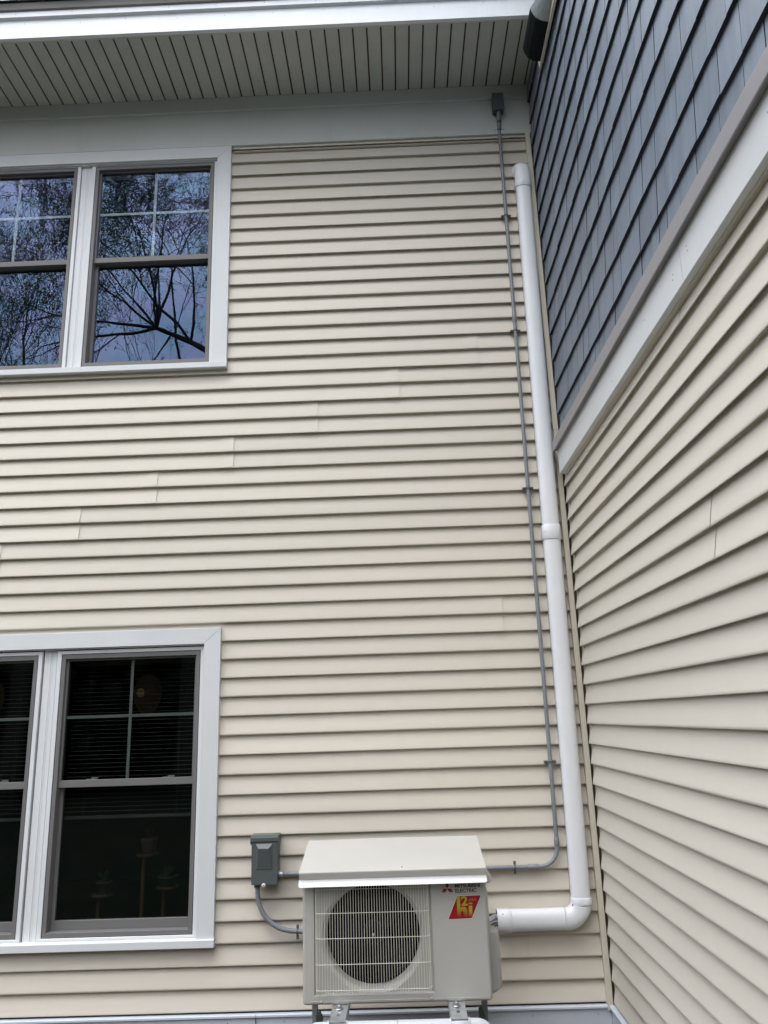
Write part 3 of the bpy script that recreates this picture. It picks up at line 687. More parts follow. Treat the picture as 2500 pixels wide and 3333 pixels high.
sleeve((cx_at(4), YC, 3.985), (cx_at(4), YC, 4.052), .0132)
sleeve((cx_at(5.4), YC - .004, 5.402), (cx_at(5.4), YC - .008, 5.452), .0136); sleeve((cx_at(5.4), YC - .02, 5.452), (cx_at(5.4), YC - .035, 5.512), .0155)
sleeve((-1.622, YC - .022, .9015), (-1.648, YC - .022, .9015), .0135, 'galv', 'connector')
def clampv(mb, x, z, yc):   # strap round a vertical pipe
    n = 12; v = []
    for dz in (-.0045, .0045):
        for i in range(n + 1):
            t = math.pi * i / n; v.append((x - math.cos(t) * .0128, yc - math.sin(t) * .0128, z + dz))
        for i in range(n + 1):
            t = math.pi * i / n; v.append((x - math.cos(t) * .0152, yc - math.sin(t) * .0152, z + dz))
    m_ = n + 1; f = []
    for i in range(n): f += [(i, i + 1, m_ + i + 1, m_ + i), (2 * m_ + i, 3 * m_ + i, 3 * m_ + i + 1, 2 * m_ + i + 1), (m_ + i, m_ + i + 1, 3 * m_ + i + 1, 3 * m_ + i), (i, 2 * m_ + i, 2 * m_ + i + 1, i + 1)]
    mb.add(v, f)
    for s_ in (-1, 1): mb.bbox(min(x + s_ * .0125, x + s_ * .031), max(x + s_ * .0125, x + s_ * .031), yc - .003, .004, z - .006, z + .006, .0015); mb.lathe([(0, -.004), (.0032, -.003), (.0036, 0)], (x + s_ * .024, yc - .003, z), 8, 'y')
for z in (5.398, 4.742, 3.928, 2.918, 1.406):
    mb = MB(); clampv(mb, cx_at(z), z, YC); part('strap', mb, 'clamp_dark', con)
def rot_clamp(x, z, yc, s_=1.):
    mb = MB(); clampv(mb, 0, 0, 0); mb.v = [(x + b2 * s_, yc + min(a2, .012) * s_ if False else yc + a2 * s_, z + c2 * s_) for (c2, a2, b2) in mb.v]; return mb
part('strap', rot_clamp(-.434, .8965, YC), 'clamp_dark', con)

jb = thing('junction_box', 'small dark grey junction box on the frieze at the top of the conduit', 'junction box', (-.2, -.03, 5.51))
mb = MB(); mb.bbox(-.236, -.166, -.078, -.022, 5.512, 5.6355, .003); part('box_body', mb, 'box_dark', jb)
mb = MB(); mb.bbox(-.2385, -.1635, -.084, -.0782, 5.509, 5.638, .002); part('cover', mb, 'box_dark', jb)
mb = MB(); mb.lathe([(0, -.003), (.004, -.002), (.004, 0)], (-.17, -.084, 5.575), 8, 'y'); part('screw', mb, 'stand_dark', jb)

# ------------------------------------------------------------------ disconnect box
db = thing('disconnect_switch', 'dark grey electrical disconnect box on the siding between lower window and outdoor unit', 'electrical box', (-1.71, -.01, .86))
mb = MB(); mb.bbox(-1.772, -1.6455, -.078, .004, .868, 1.078, .002); part('box_body', mb, 'disc_grey', db)
mb = MB(); x0, x1, z0, z1, yv = -1.7765, -1.6445, .862, 1.066, -.0895
mb.bbox(x0, x1, yv, -.0782, z0, z1, .0015)
# raised tapered boss
bo = [(-1.755, .930), (-1.668, .930), (-1.668, 1.056), (-1.755, 1.056)]; to = [(-1.7495, .936), (-1.6725, .936), (-1.6865, 1.034), (-1.7385, 1.034)]
v = [(a, yv + .0003, b) for a, b in bo] + [(to[0][0], yv - .002, to[0][1]), (to[1][0], yv - .002, to[1][1]), (to[2][0], yv - .017, to[2][1]), (to[3][0], yv - .017, to[3][1])]
mb.add(v, [(4, 5, 6, 7), (0, 1, 5, 4), (1, 2, 6, 5), (2, 3, 7, 6), (3, 0, 4, 7)])
part('door', mb, 'disc_grey', db)
mb = MB(); mb.prism([(.004, 1.0945), (-.070, 1.0935), (-.0935, 1.086), (-.0945, 1.084), (-.0945, 1.067), (-.0915, 1.067), (-.0905, 1.0815), (.004, 1.0815)], -1.7825, -1.641, 'x')
mb.box(-1.7825, -1.7790, -.0905, -.004, 1.050, 1.0812); mb.box(-1.6440, -1.641, -.0905, -.004, 1.050, 1.0812); part('rain_lid', mb, 'disc_grey', db)
mb = MB(); mb.lathe([(.0035, -.001), (.0098, -.001), (.0098, .001), (.0035, .001), (.0035, -.001)], (-1.7125, -.0915, .8605), 18, 'y'); part('seal_tag', mb, 'print_white', db)
mb = MB(); mb.bbox(-1.768, -1.738, -.058, -.024, .843, .8675, .003); part('hub', mb, 'disc_grey', db)

flex = thing('flexible_conduit', 'curved ribbed grey conduit from the disconnect box to the left of the outdoor unit', 'conduit', (-1.7, -.04, .65))
pts = [Vector(p) for p in [(-1.753, -.04, .845), (-1.7505, -.04, .800), (-1.745, -.04, .770), (-1.7245, -.04, .724), (-1.700, -.04, .694), (-1.672, -.038, .669), (-1.636, -.036, .649), (-1.591, -.033, .637), (-1.546, -.030, .632), (-1.49, -.034, .631), (-1.43, -.06, .632), (-1.38, -.12, .64)]]
sm_ = []
for i in range(len(pts) - 1):
    p0, p1, p2, p3 = pts[max(i - 1, 0)], pts[i], pts[i + 1], pts[min(i + 2, len(pts) - 1)]
    ns = max(3, int((p2 - p1).length / .0025))
    for j in range(ns): t = j / ns; sm_.append(.5 * ((2 * p1) + (-p0 + p2) * t + (2 * p0 - 5 * p1 + 4 * p2 - p3) * t * t + (-p0 + 3 * p1 - 3 * p2 + p3) * t ** 3))
mb = MB(); mb.tube(sm_, [.0118 + (.0005 if (i % 4) < 2 else -.0003) for i in range(len(sm_))], 14); part('hose', mb, 'pvc_grey', flex)
part('strap', rot_clamp(-1.549, .630, -.030, 1.08), 'clamp_dark', flex)

# ------------------------------------------------------------------ outdoor unit
ac = thing('outdoor_unit', 'beige outdoor heat pump unit, round fan behind wire grille, under a sloped hood', 'heat pump', (-1.045, -.5, .49))
X0, X1, YF, YB, ZB, ZT2 = -1.4475, -.6435, -.640, -.355, .493, 1.012
gx0, gx1, gz0, gz1 = -1.3985, -.886, .5275, .985
mb = MB()
# cabinet with rounded vertical edges and rounded bottom lip
def rr_prof(x0, x1, y0, y1, r_, n=6):
    out = []
    for cx_, cy_, a0 in ((x1 - r_, y0 + r_, -90), (x1 - .01, y1 - .01, 0), (x0 + .01, y1 - .01, 90), (x0 + r_, y0 + r_, 180)):
        rr_ = r_ if a0 in (-90, 180) else .01
        for i in range(n + 1): a = math.radians(a0 + 90 * i / n); out.append((cx_ + rr_ * math.cos(a), cy_ + rr_ * math.sin(a)))
    return out
fr = .014
pf = rr_prof(X0, X1, YF, YB, fr)
body = [p for p in pf]
k = len(body)
def ringz(z, inset): return [(p[0] + (inset if p[0] < (X0 + X1) / 2 else -inset), p[1] + (inset if p[1] < (YF + YB) / 2 else -inset), z) for p in body]
rings_ = [ringz(ZB, .008), ringz(ZB + .003, .003), ringz(ZB + .008, 0), ringz(ZT2, 0)]
v = [p for r_ in rings_ for p in r_]; f = []
for i in range(3):
    for j in range(k):
        a = i * k + j; b = i * k + (j + 1) % k
        p, q = v[a], v[b]
        if i == 2 and abs(p[1] - YF) < 1e-6 and abs(q[1] - YF) < 1e-6 and abs(p[0] - q[0]) > .3: continue   # front face built separately
        f.append((a, b, b + k, a + k))
mb.add(v, f, False); mb.add(rings_[0], [tuple(range(k))]); mb.add(rings_[3], [tuple(range(k))])
# front face with rectangular recess
xl, xr = X0 + fr, X1 - fr; zb_, zt_ = ZB + .008, ZT2
mb.add([(xl, YF, zb_), (xr, YF, zb_), (xr, YF, zt_), (xl, YF, zt_), (gx0, YF, gz0), (gx1, YF, gz0), (gx1, YF, gz1), (gx0, YF, gz1)],
       [(0, 1, 5, 4), (1, 2, 6, 5), (2, 3, 7, 6), (3, 0, 4, 7)])
YR = YF + .013; ins = .006
mb.add([(gx0, YF, gz0), (gx1, YF, gz0), (gx1, YF, gz1), (gx0, YF, gz1), (gx0 + ins, YR, gz0 + ins), (gx1 - ins, YR, gz0 + ins), (gx1 - ins, YR, gz1 - ins), (gx0 + ins, YR, gz1 - ins)],
       [(0, 1, 5, 4), (1, 2, 6, 5), (2, 3, 7, 6), (3, 0, 4, 7)])
# recess plate with round opening, flared ring
FC = (-1.1435, .748); NR = 96
ix0, ix1, iz0, iz1 = gx0 + ins, gx1 - ins, gz0 + ins, gz1 - ins
def sq(t):
    c_, s_ = math.cos(t), math.sin(t); ks = []
    if abs(c_) > 1e-9: ks.append(((ix1 - FC[0]) if c_ > 0 else (ix0 - FC[0])) / c_)
    if abs(s_) > 1e-9: ks.append(((iz1 - FC[1]) if s_ > 0 else (iz0 - FC[1])) / s_)
    q = min(ks); return (FC[0] + c_ * q, FC[1] + s_ * q)
ts = [2 * math.pi * i / NR for i in range(NR)]
for c_ in ((ix0, iz0), (ix1, iz0), (ix1, iz1), (ix0, iz1)): ts.append(math.atan2(c_[1] - FC[1], c_[0] - FC[0]) % (2 * math.pi))
ts.sort(); nn = len(ts)
RG = [(None, YR), (.2225, YR), (.2225, YR + .001), (.214, YR + .004), (.208, YR + .011), (.2045, YR + .022), (.2045, YR + .075)]
v = []
for R_, y in RG:
    for t in ts:
        if R_ is None: q = sq(t); v.append((q[0], y, q[1]))
        else: v.append((FC[0] + math.cos(t) * R_, y, FC[1] + math.sin(t) * R_))
f = []
for i in range(len(RG) - 1):
    for j in range(nn): a = i * nn + j; b = i * nn + (j + 1) % nn; f.append((a, b, b + nn, a + nn))
mb.add(v, f[:nn], False); mb.add(v, f[nn:], True)
part('cabinet', mb, 'ac_beige', ac, fix=False)
# seams pressed at the bottom of the front
mb = MB()
for a, b in ((-1.415, -1.381), (-1.357, -.918), (-.885, -.690), (-.678, -.664)): mb.bbox(a, b, YF - .0012, YF + .001, .5055, .5085, .0008)
part('pressed_rib', mb, 'ac_beige', ac)
mb = MB()
for i in range(2):
    pass
for (x, z, y) in ((-1.3675, .5065, YF), (-.901, .5085, YF), (-1.3895, .541, YR), (-.8995, .546, YR)):
    mb = MB(); mb.lathe([(0, -.006), (.0035, -.0055), (.0042, -.003), (.0042, .001)], (x, y, z), 10, 'y'); part('screw', mb, 'bolt_zinc', ac)
# dark interior
mb = MB(); mb.box(gx0 + .01, gx1 + .02, YR + .076, YB - .012, ZB + .02, ZT2 - .01)
v = mb.v; mb2 = MB(); mb2.add(v, [q for i_, q in enumerate(mb.f) if i_ != 2]); part('fan_cavity', mb2, 'black_void', ac)
# fan
fb = MB(); fb.lathe([(0, -.020), (.02, -.020), (.042, -.014), (.046, 0), (.046, .03)], (FC[0], YR + .05, FC[1]), 24, 'y'); fan = part('fan_hub', fb, 'fan_dark', ac)
mb = MB(); mb.lathe([(0, -.012), (.005, -.012), (.006, -.004), (.006, 0)], (FC[0], YR + .029, FC[1]), 10, 'y'); part('hub_nut', mb, 'bolt_zinc', fan)
for b_ in range(3):
    mb = MB(); v = []; na, nr = 9, 6
    for i in range(na):
        for j in range(nr):
            r_ = .045 + (.193 - .045) * j / (nr - 1); a = math.radians(120 * b_ + 20) + math.radians(78) * i / (na - 1) * (.55 + .45 * j / (nr - 1)) + .35 * j / (nr - 1)
            v.append((FC[0] + math.cos(a) * r_, YR + .045 + .034 * (i / (na - 1)) + .006 * j / nr, FC[1] + math.sin(a) * r_))
    f = [(i * nr + j, i * nr + j + 1, (i + 1) * nr + j + 1, (i + 1) * nr + j) for i in range(na - 1) for j in range(nr - 1)]
    mb.add(v, f, True); part('fan_blade', mb, 'fan_dark', ac)
# coil fins behind the fan, faint
mb = MB()
for i in range(30): xx = gx0 + .03 + i * .0155; mb.box(xx, xx + .0012, YB - .022, YB - .0125, ZB + .03, ZT2 - .03)
part('coil_fins', mb, 'fan_dark', ac)
# wire grille
wr = .0011; YW = YF - .018
first = None
vert = MB(); vert.tube([(0, YR, .5345), (0, YR - .010, .5335), (0, YW + .004, .5385), (0, YW, .5445), (0, YW, .75), (0, YW, .972)], wr, 5); vme = vert.mesh('grille_wire', Vector((0, 0, 0)), ('ac_wire',))
gr = part('wire_grille', MB().tube([(-1.3905, YR, .552), (-1.3895, YW + .012, .552), (-1.383, YW + .002, .552), (-1.374, YW - .001, .552), (-1.15, YW - .001, .552), (-.913, YW - .001, .552), (-.904, YW + .002, .552), (-.8985, YW + .012, .552), (-.8975, YR, .552)], .00125, 6), 'ac_wire', ac)
nw = 41
for i in range(nw): inst('grille_wire', vme, gr, (-1.372 + (.455) * i / (nw - 1) + rs.uniform(-.0003, .0003), 0, 0))
side_w = MB().tube([(0, 0, .540), (0, 0, .75), (0, 0, .972)], wr, 5).mesh('grille_wire', Vector((0, 0, 0)), ('ac_wire',))
for s_, xb in ((-1, -1.372), (1, -.917)):
    for dx, dy in ((.0095, .0028), (.0150, .0085), (.0175, .0170)): inst('grille_wire', side_w, gr, (xb + s_ * dx, YW + dy, 0))
for z in (.650, .750, .8485, .943):
    part('grille_wire', MB().tube([(-1.3905, YR, z), (-1.3895, YW + .012, z), (-1.383, YW + .002, z), (-1.374, YW - .001, z), (-1.15, YW - .001, z), (-.913, YW - .001, z), (-.904, YW + .002, z), (-.8985, YW + .012, z), (-.8975, YR, z)], .00125, 6), 'ac_wire', gr)
# service cover and handle on the right side
def cover(nm, prof_z, yb, yf, xbase):
    mb = MB()
    for (z0, w0), (z1, w1) in zip(prof_z[:-1], prof_z[1:]):
        v = [(xbase, yf, z0), (xbase + w0 * .75, yf + .006, z0), (xbase + w0, yf + .025, z0), (xbase + w0, yb - .02, z0), (xbase, yb, z0), (xbase, yf, z1), (xbase + w1 * .75, yf + .006, z1), (xbase + w1, yf + .025, z1), (xbase + w1, yb - .02, z1), (xbase, yb, z1)]
        mb.add(v, [(0, 1, 6, 5), (1, 2, 7, 6), (2, 3, 8, 7), (3, 4, 9, 8)], False)
        if (z0, w0) == prof_z[0]: mb.add(v[:5], [(0, 1, 2, 3, 4)])
        if (z1, w1) == prof_z[-1]: mb.add(v[5:], [(0, 1, 2, 3, 4)])
    return part(nm, mb, 'ac_beige', ac)
cover('service_cover', [(.468, .004), (.480, .040), (.497, .060), (.60, .062), (.700, .058), (.716, .050), (.722, .022), (.80, .020), (.89, .018), (.905, .010)], -.365, -.50, X1 - .0005)
cover('handle', [(.918, .030), (.924, .044), (.945, .040), (.965, .026), (.975, .008)], -.37, -.50, X1 - .0005)
# rain hood
hood = MB(); HX0, HX1 = -1.4575, -.6435
prof = [(-.300, 1.093), (-.680, 1.018), (-.6745, .989)]
nxs = 16; v = []
xs = [HX0 + (HX1 - HX0) * i / nxs for i in range(nxs + 1)]
sub = [(-.300, 1.093), (-.38, 1.0775), (-.46, 1.0615), (-.54, 1.0455), (-.62, 1.0300), (-.675, 1.0190), (-.6792, 1.0172), (-.6800, 1.0140), (-.6605, .985)]
for x in xs:
    for i, (y, z) in enumerate(sub):
        bow = .0025 * math.sin(math.pi * (x - HX0) / (HX1 - HX0)) if i < 5 else 0
        v.append((x, y, z + bow + (noise.noise(Vector((x * 5, y * 6, 1))) * .0012 if 0 < i < 5 else 0)))
m_ = len(sub); f = [(i * m_ + j, i * m_ + j + 1, (i + 1) * m_ + j + 1, (i + 1) * m_ + j) for i in range(nxs) for j in range(m_ - 1)]
hood.add(v, [q for i_, q in enumerate(f) if i_ % (m_ - 1) < 6], True); hood.add(v, [q for i_, q in enumerate(f) if i_ % (m_ - 1) >= 6], False); hood.add([(a, b + .0006, c_ - .0016) for a, b, c_ in v], f, True)
hood.box(HX0, HX1, -.301, -.299, 1.0925, 1.0945)
hd = part('rain_hood', hood, 'hood_beige', ac, fix=False)
mb = MB(); r_ = .009; zt_, zb_ = .9848, .9602; y1_, y0_ = -.6608, -.6905
lip = [(HX0 - .001, zt_), (HX1 + .001, zt_)]
for i in range(6): a = math.radians(0 - 90 * i / 5); lip.append((HX1 + .001 - r_ + math.cos(a) * r_, zb_ + r_ + math.sin(a) * r_))
for i in range(6): a = math.radians(270 - 90 * i / 5); lip.append((HX0 - .001 + r_ + math.cos(a) * r_, zb_ + r_ + math.sin(a) * r_))
def ly(z): return y1_ + (y0_ - y1_) * (zt_ - z) / (zt_ - zb_)
kk = len(lip); mb.add([(a, ly(b), b) for a, b in lip] + [(a, ly(b) + .0016, b - .0004) for a, b in lip], [tuple(range(kk)), tuple(range(2 * kk - 1, kk - 1, -1))] + [(j, (j + 1) % kk, (j + 1) % kk + kk, j + kk) for j in range(kk)])
part('hood_lip', mb, 'hood_lip', hd)
mb = MB(); mb.lathe([(0, .004), (.003, .003), (.003, 0)], (-1.008, -.655, 1.0235), 8); part('screw', mb, 'stand_dark', hd)
# hood side supports down to the unit
for x in (HX0 + .02, HX1 - .022): mb = MB(); mb.box(x, x + .002, -.62, -.36, ZT2 - .002, 1.028); part('hood_bracket', mb, 'hood_beige', hd)

# printed marks
def poly(nm, pts, y, m_, parent=ac, th=.0003):
    mb = MB(); k = len(pts); mb.add([(a, y, b) for a, b in pts] + [(a, y + th, b) for a, b in pts], [tuple(range(k)), tuple(range(2 * k - 1, k - 1, -1))] + [(j, (j + 1) % k, (j + 1) % k + k, j + k) for j in range(k)]); return part(nm, mb, m_, parent)
def text(nm, s, x0, x1, z0, z1, y, m_, shear=0., bold=0.):
    cu = bpy.data.curves.new(nm, 'FONT'); cu.body = s; cu.size = 1; cu.offset = bold; cu.fill_mode = 'FRONT'; cu.space_character = .92
    ob = bpy.data.objects.new(nm, cu); COL.objects.link(ob); dg = bpy.context.evaluated_depsgraph_get(); dg.update()
    me = bpy.data.meshes.new_from_object(ob.evaluated_get(dg)); COL.objects.unlink(ob); bpy.data.objects.remove(ob)
    xs_ = [v_.co.x for v_ in me.vertices]; ys_ = [v_.co.y for v_ in me.vertices]; a0, a1, b0, b1 = min(xs_), max(xs_), min(ys_), max(ys_); off = wloc(ac)
    for v_ in me.vertices:
        px = x0 + (v_.co.x - a0) / (a1 - a0) * (x1 - x0); pz = z0 + (v_.co.y - b0) / (b1 - b0) * (z1 - z0); px += shear * (pz - z0)
        v_.co = Vector((px, y, pz)) - off
    me.materials.clear(); me.materials.append(MT[m_]); o_ = bpy.data.objects.new(nm, me); COL.objects.link(o_); o_.parent = ac; return o_
YP = YF - .0006
text('brand_lettering', 'MITSUBISHI', -.7795, -.6715, .9325, .9475, YP, 'print_black', bold=.018)
text('brand_lettering', 'ELECTRIC', -.7795, -.6865, .9128, .9280, YP, 'print_black', bold=.018)
D = .0165; cx_, cz_ = -.8137, .9297
for ang in (90, 210, 330):
    a = math.radians(ang); d1 = (math.cos(a + math.radians(30)), math.sin(a + math.radians(30))); d2 = (math.cos(a - math.radians(30)), math.sin(a - math.radians(30)))
    q = 1.02; poly('diamond_mark', [(cx_, cz_), (cx_ + d2[0] * D * q, cz_ + d2[1] * D), (cx_ + (d1[0] + d2[0]) * D * q, cz_ + (d1[1] + d2[1]) * D), (cx_ + d1[0] * D * q, cz_ + d1[1] * D)], YP, 'sticker_red')
poly('badge_border', [(-.7735, .9008), (-.6672, .9018), (-.7131, .8088), (-.8178, .8070)], YP, 'print_white')
poly('badge', [(-.7722, .8992), (-.6690, .9002), (-.7139, .8103), (-.8157, .8086)], YP - .0004, 'sticker_red')
YQ = YP - .0008
hh = [(-.7748, .8990), (-.7603, .8988), (-.7608, .8520), (-.752, .8566), (-.742, .8560), (-.7345, .8510), (-.7318, .8420), (-.7303, .8130), (-.7455, .8128), (-.7475, .8340), (-.7520, .8400), (-.7575, .8390), (-.7600, .8330), (-.7597, .8125), (-.7752, .8122)]
def tri_poly(nm, pts, y, m_):
    from mathutils.geometry import tessellate_polygon
    t = tessellate_polygon([[Vector((a, b, 0)) for a, b in pts]]); mb = MB(); mb.add([(a, y, b) for a, b in pts], [tuple(q) for q in t]); return part(nm, mb, m_, ac, fix=False)
tri_poly('badge_letter', hh, YQ, 'print_yellow')
tri_poly('badge_letter', [(-.7238, .8598), (-.7089, .8600), (-.7113, .8132), (-.7262, .8128)], YQ, 'print_yellow')
tri_poly('badge_letter', [(-.7235, .8716), (-.7082, .8718), (-.7087, .8636), (-.7238, .8634)], YQ, 'print_yellow')
o = text('badge_numeral', '2', -.7562, -.7278, .8605, .8985, YQ, 'print_yellow', bold=.03); o.data.materials.clear(); mat('yellow_flat', (.34, .29, .02), .35, .4, var=.02); o.data.materials.append(MT['yellow_flat'])
text('badge_lettering', 'plus', -.7240, -.6950, .8745, .8925, YQ, 'print_orange', shear=.35)

# ------------------------------------------------------------------ stand under the unit
st = thing('unit_stand', 'metal stand under the outdoor unit with slotted struts and rounded grey front tube', 'stand', (-1.04, -.55, 0))
for x in (-1.286, -.798):
    mb = MB(); w = .033; z1 = .4925; z0 = .452
    slot = (-.735, -.668) 
    # top flange with slots (two in view), sides, lips
    segs = [(-.83, -.762), (-.762, -.705), (-.705, -.36)]
    for i, (a, b) in enumerate(segs):
        if i == 1: mb.box(x - w + .002, x - .007, a, b, z1 - .0025, z1); mb.box(x + .007, x + w - .002, a, b, z1 - .0025, z1)
        else: mb.box(x - w + .002, x + w - .002, a, b, z1 - .0025, z1)
    mb.box(x - w, x - w + .002, -.83, -.36, z0, z1 + .004); mb.box(x + w - .002, x + w, -.83, -.36, z0, z1 + .004)
    s1 = part('strut_rail', mb, 'galv', st)
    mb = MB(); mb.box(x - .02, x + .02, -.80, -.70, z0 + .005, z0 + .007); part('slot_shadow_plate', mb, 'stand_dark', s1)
    mb = MB(); mb.lathe([(0, 0), (.0185, 0), (.0185, .003), (0, .003)], (x - .004, -.688, z1 + .001), 20); part('washer', mb, 'bolt_zinc', s1)
    mb = MB(); mb.lathe([(0, .004), (.0105, .004), (.0105, .014), (.006, .016), (.006, .024), (0, .024)], (x - .004, -.688, z1), 6, smooth=False); part('hex_bolt', mb, 'bolt_zinc', s1)
# front tube: rounded ends bending down
YT = -.812; rt = .0225; zt_ = .466
pth = [(-1.415, YT, .02), (-1.415, YT, zt_ - .055)]
for i in range(1, 9): a = math.radians(180 - 90 * i / 8); pth.append((-1.36 + .055 * math.cos(a), YT, zt_ - .055 + .055 * math.sin(a)))
mb = MB(); pr_ = pth + [(-1.046, YT, zt_)]; mb.tube(pr_, rt, 18); part('front_tube', mb, 'stand_grey', st)
mb = MB(); pr_ = [(-1.0445, YT, zt_)] + [(-2.09 - p[0], p[1], p[2]) for p in reversed(pth)]; mb.tube([(a if a > -1.04 or i == 0 else a, b, c_) for i, (a, b, c_) in enumerate(pr_)], rt, 18); part('front_tube', mb, 'stand_grey', st)
for x in (-1.287, -.795): mb = MB(); mb.tube([(x - .041, YT, zt_), (x - .039, YT, zt_), (x + .039, YT, zt_), (x + .041, YT, zt_)], [rt + .0008, rt + .0035, rt + .0035, rt + .0008], 18); part('tube_sleeve', mb, 'stand_grey', st)
for x, s_ in ((-1.418, 1), (-.664, -1)):
    mb = MB(); mb.bbox(x - .0125, x + .0125, -.452, -.428, .02, .492, .002); part('rear_post', mb, 'pvc_grey', st)
    mb = MB(); xx = x + s_ * .018; mb.prism([(xx - .012, .20), (xx + .014, .20), (xx + .016, .385), (xx + .006, .405), (xx - .010, .40)], -.47, -.43, 'y'); part('post_clamp', mb, 'stand_dark', st)
    mb = MB(); mb.bbox(x - .015, x + .018, -.50, -.453, .335, .352, .002); part('cross_bracket', mb, 'stand_grey', st)
for y in (-.40,): mb = MB(); mb.bbox(-1.43, -.652, y - .015, y + .015, .425, .4515, .002); part('rear_cross_bar', mb, 'galv', st)
mb = MB()
for x in (-1.415, -.675): mb.lathe([(0, 0), (.04, 0), (.04, .02), (0, .02)], (x, YT, .031), 16)
part('foot', mb, 'stand_dark', st)

# ------------------------------------------------------------------ trees and woods behind the camera, seen only mirrored in the glass
def branch(mb, p, d, r0, ln, depth, rng, leaf=None, tips=None, spread=.75, grav=.0):
    nseg = max(2, int(3 + ln * 1.3)) if depth > 1 else 3
    pts = [p.copy()]; rr = [r0]; q = p.copy(); dd = d.copy()
    for i in range(nseg):
        dd = (dd + Vector((rng.uniform(-1, 1), rng.uniform(-1, 1), rng.uniform(-.8, 1) + grav)) * (.24 if depth > 2 else .34)).normalized()
        q = q + dd * (ln / nseg); pts.append(q.copy()); rr.append(r0 * (1 - .62 * (i + 1) / nseg))
    mb.tube(pts, rr, 7 if depth > 3 else (4 if depth > 1 else 3), caps=False)
    if depth <= 0:
        if leaf is not None: leaf.append((pts[-1], dd)); leaf.append((pts[1], dd)); leaf.append((pts[2], dd))
        return
    nb = rng.randint(3, 4) if depth > 1 else rng.randint(3, 5)
    for i in range(nb):
        t = rng.uniform(.3, 1) if i else 1.0; j = min(nseg - 1, int(t * nseg)); base = pts[j].lerp(pts[j + 1], t * nseg - j if t < 1 else 1)
        ax = Vector((rng.uniform(-1, 1), rng.uniform(-1, 1), rng.uniform(-1, 1))).normalized(); side_ = dd.cross(ax).normalized()
        nd = (dd + side_ * rng.uniform(.5, 1.1) * spread + Vector((0, 0, .12))).normalized()
        branch(mb, base, nd, max(.0055, rr[j] * rng.uniform(.45, .68)), ln * rng.uniform(.52, .74), depth - 1, rng, leaf, tips, spread, grav)
def tree(name, label, loc, trunk, limbs, seed, leafsize, nleaf, depth, spread=.75, grav=0., thin=.6):
    rng = random.Random(seed); t = thing(name, label, 'tree', loc, 'trees across the yard, mirrored in the windows'); L0 = Vector(loc)
    mb = MB(); tp = [L0 + Vector(p) for p in trunk[0]]; mb.tube(tp, trunk[1], 9, caps=False); part('trunk', mb, 'bark', t, fix=False)
    leaf = []; mb = MB()
    for (b, d, r_, ln) in limbs: branch(mb, L0 + Vector(b), Vector(d).normalized(), r_ * thin, ln, depth, rng, leaf, None, spread, grav)
    part('branches', mb, 'bark', t, fix=False)
    lf = MB()
    for (p, d) in leaf:
        for i in range(nleaf):
            c_ = p + Vector((rng.gauss(0, 1), rng.gauss(0, 1), rng.gauss(0, 1))) * leafsize * 1.3; a = Vector((rng.uniform(-1, 1), rng.uniform(-1, 1), rng.uniform(-1, 1))).normalized() * leafsize; b = a.cross(Vector((rng.uniform(-1, 1), rng.uniform(-1, 1), .3))).normalized() * leafsize * .5
            lf.add([c_ - a, c_ + b, c_ + a, c_ - b], [(0, 1, 2, 3)])
    part('crown', lf, 'spring_leaf', t, fix=False); return t
tree('oak_tree', 'big gnarled bare tree mirrored in the right half of the upper window', (-3.3, -9.4, 0),
     ([(0, 0, 0), (.05, 0, 2.5), (-.05, .1, 5), (-.2, .1, 6.6), (-.5, .1, 7.9), (-.9, .1, 8.5), (-1.2, .1, 8.7), (-1.6, .12, 8.95), (-2.0, .1, 9.15), (-2.35, .1, 9.32)], [.22, .17, .12, .10, .08, .068, .06, .052, .046, .04]),
     [((-2.3, .1, 9.3), (-.2, -.5, .6), .09, 1.9), ((-2.3, .1, 9.3), (.3, .6, .8), .09, 1.9), ((-2.0, .1, 9.15), (-.9, .4, .1), .09, 1.8), ((-1.6, .12, 8.95), (.1, .4, .9), .09, 1.9), ((-1.2, .1, 8.7), (.7, .3, .6), .08, 1.7), ((-2.3, .1, 9.3), (-1, .1, -.35), .10, 2.2), ((-2.3, .1, 9.3), (-1, .2, .35), .10, 2.4), ((-1.6, .12, 8.95), (-.5, .3, 1), .10, 2.6), ((-1.2, .1, 8.7), (.3, -.3, 1), .12, 3.0), ((-.5, .1, 7.9), (.5, .2, 1), .13, 3.2), ((-2.3, .1, 9.3), (-.7, -.2, 1.1), .09, 2.6), ((-2.3, .1, 9.3), (-.2, .3, 1.), .08, 2.4), ((-2.3, .1, 9.3), (.5, .2, 1.0), .09, 2.4), ((-2.0, .1, 9.15), (-.5, -.3, -.6), .06, 1.5), ((-1.2, .1, 8.7), (-.1, -.3, -.8), .05, 1.2), ((-.9, .1, 8.5), (.6, -.1, .5), .09, 2.2), ((-.2, .1, 6.6), (.9, -.3, .6), .1, 2.6)],
     5, .018, 1, 5, 1.05, -.05, .34)
tree('maple_tree', 'slender leafing tree mirrored in the left half of the upper window', (-8.6, -11.0, 0),
     ([(0, 0, 0), (.1, 0, 3), (.0, .1, 6), (-.1, 0, 8)], [.2, .17, .13, .1]),
     [((-.1, 0, 8), (-.2, .1, 1), .08, 3.6), ((0, 0, 6.5), (.45, .1, 1), .08, 3.6), ((.05, 0, 5.2), (-.5, .2, 1), .08, 3.6), ((0, 0, 7.2), (.2, -.4, 1), .07, 3.2), ((0, 0, 7.6), (-.5, -.3, 1), .06, 3.)],
     21, .032, 1, 4, .5, .25, .5)
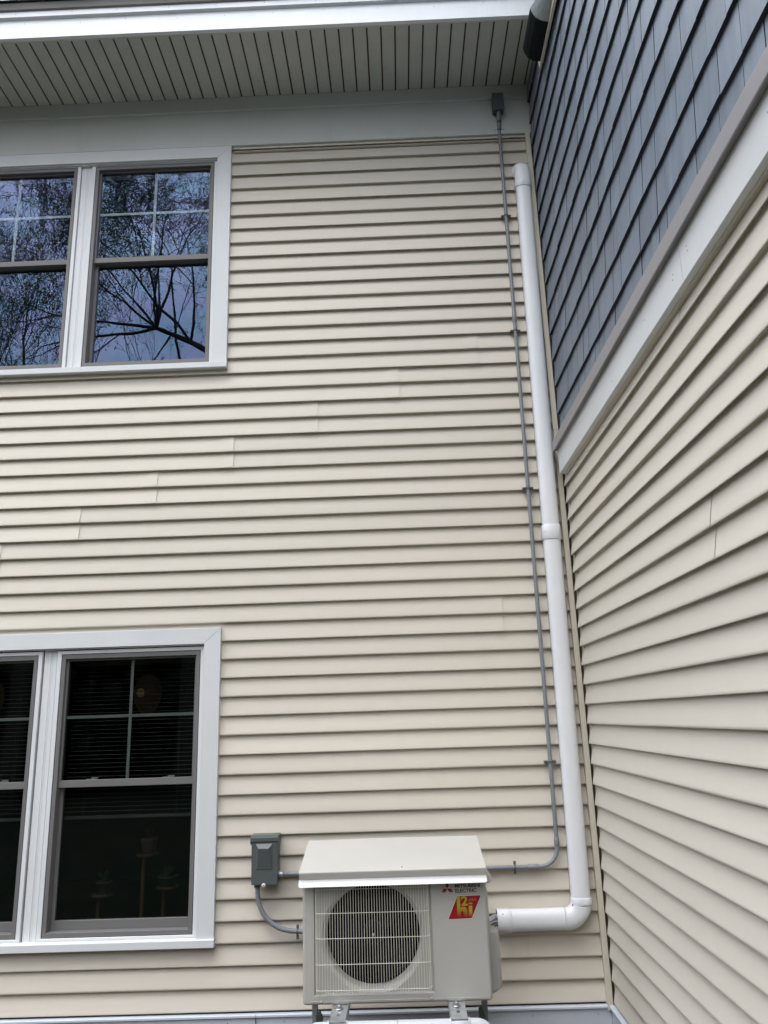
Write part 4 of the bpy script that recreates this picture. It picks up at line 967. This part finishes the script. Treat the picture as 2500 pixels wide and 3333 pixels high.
tree('maple_tree', 'second slender leafing tree farther left in the upper window reflection', (-11.6, -12.4, 0),
     ([(0, 0, 0), (-.1, 0, 3), (.1, .1, 6), (.1, 0, 8.5)], [.22, .18, .14, .1]),
     [((.1, 0, 8.5), (-.2, .1, 1), .08, 3.8), ((.1, 0, 6.8), (.5, .1, 1), .08, 3.8), ((0, 0, 5.8), (-.5, .2, 1), .08, 3.6), ((0, 0, 7.6), (.3, -.4, 1), .07, 3.4)],
     33, .032, 1, 4, .5, .25, .5)
tree('bare_tree', 'thin bare tree behind the big one in the upper window reflection', (-6.2, -14.5, 0),
     ([(0, 0, 0), (.1, 0, 4), (.0, .1, 8), (-.1, 0, 10)], [.2, .17, .13, .09]),
     [((-.1, 0, 10), (-.1, .1, 1), .08, 3.8), ((0, 0, 8.5), (.5, .1, 1), .07, 3.6), ((.05, 0, 7.4), (-.5, .2, 1), .07, 3.6)],
     55, .035, 2, 4, .5, .25)
# far woods: one mass of foliage
mb = MB(); rw = random.Random(3)
for i in range(26000):
    a = rw.uniform(-1.25, 1.25); R_ = rw.uniform(17, 22); x = math.sin(a) * R_ - 2; y = -math.cos(a) * R_; hmax = 7.5 + 2.0 * noise.noise(Vector((x * .25, y * .25, 0))) ; z = rw.random() ** .8 * hmax
    s_ = rw.uniform(.15, .4); u_ = Vector((rw.uniform(-1, 1), rw.uniform(-1, 1), rw.uniform(-1, 1))).normalized() * s_; w_ = u_.cross(Vector((rw.uniform(-1, 1), rw.uniform(-1, 1), rw.uniform(-1, 1)))).normalized() * s_ * .7; c_ = Vector((x, y, z))
    mb.add([c_ - u_, c_ + w_, c_ + u_, c_ - w_], [(0, 1, 2, 3)])
v = []; f = []
nb = 60
for i in range(nb + 1):
    a = -1.6 + 3.2 * i / nb; R_ = 22.5; x = math.sin(a) * R_ - 2; y = -math.cos(a) * R_; h_ = 6 + 1.5 * noise.noise(Vector((x * .3, y * .3, 2)))
    v += [(x, y, 0), (x, y, h_), (x * 1.15, y * 1.15, h_ * .8), (x * 1.15, y * 1.15, 0)]
for i in range(nb):
    for j in range(3): a = i * 4 + j; f.append((a, a + 4, a + 5, a + 1))
mb.add(v, f)
o = part('far_woods', mb, 'woods', fix=False); o['kind'] = 'stuff'; o['label'] = 'dark mass of woods across the yard'
print('objects', len(bpy.data.objects), 'shingles', count)
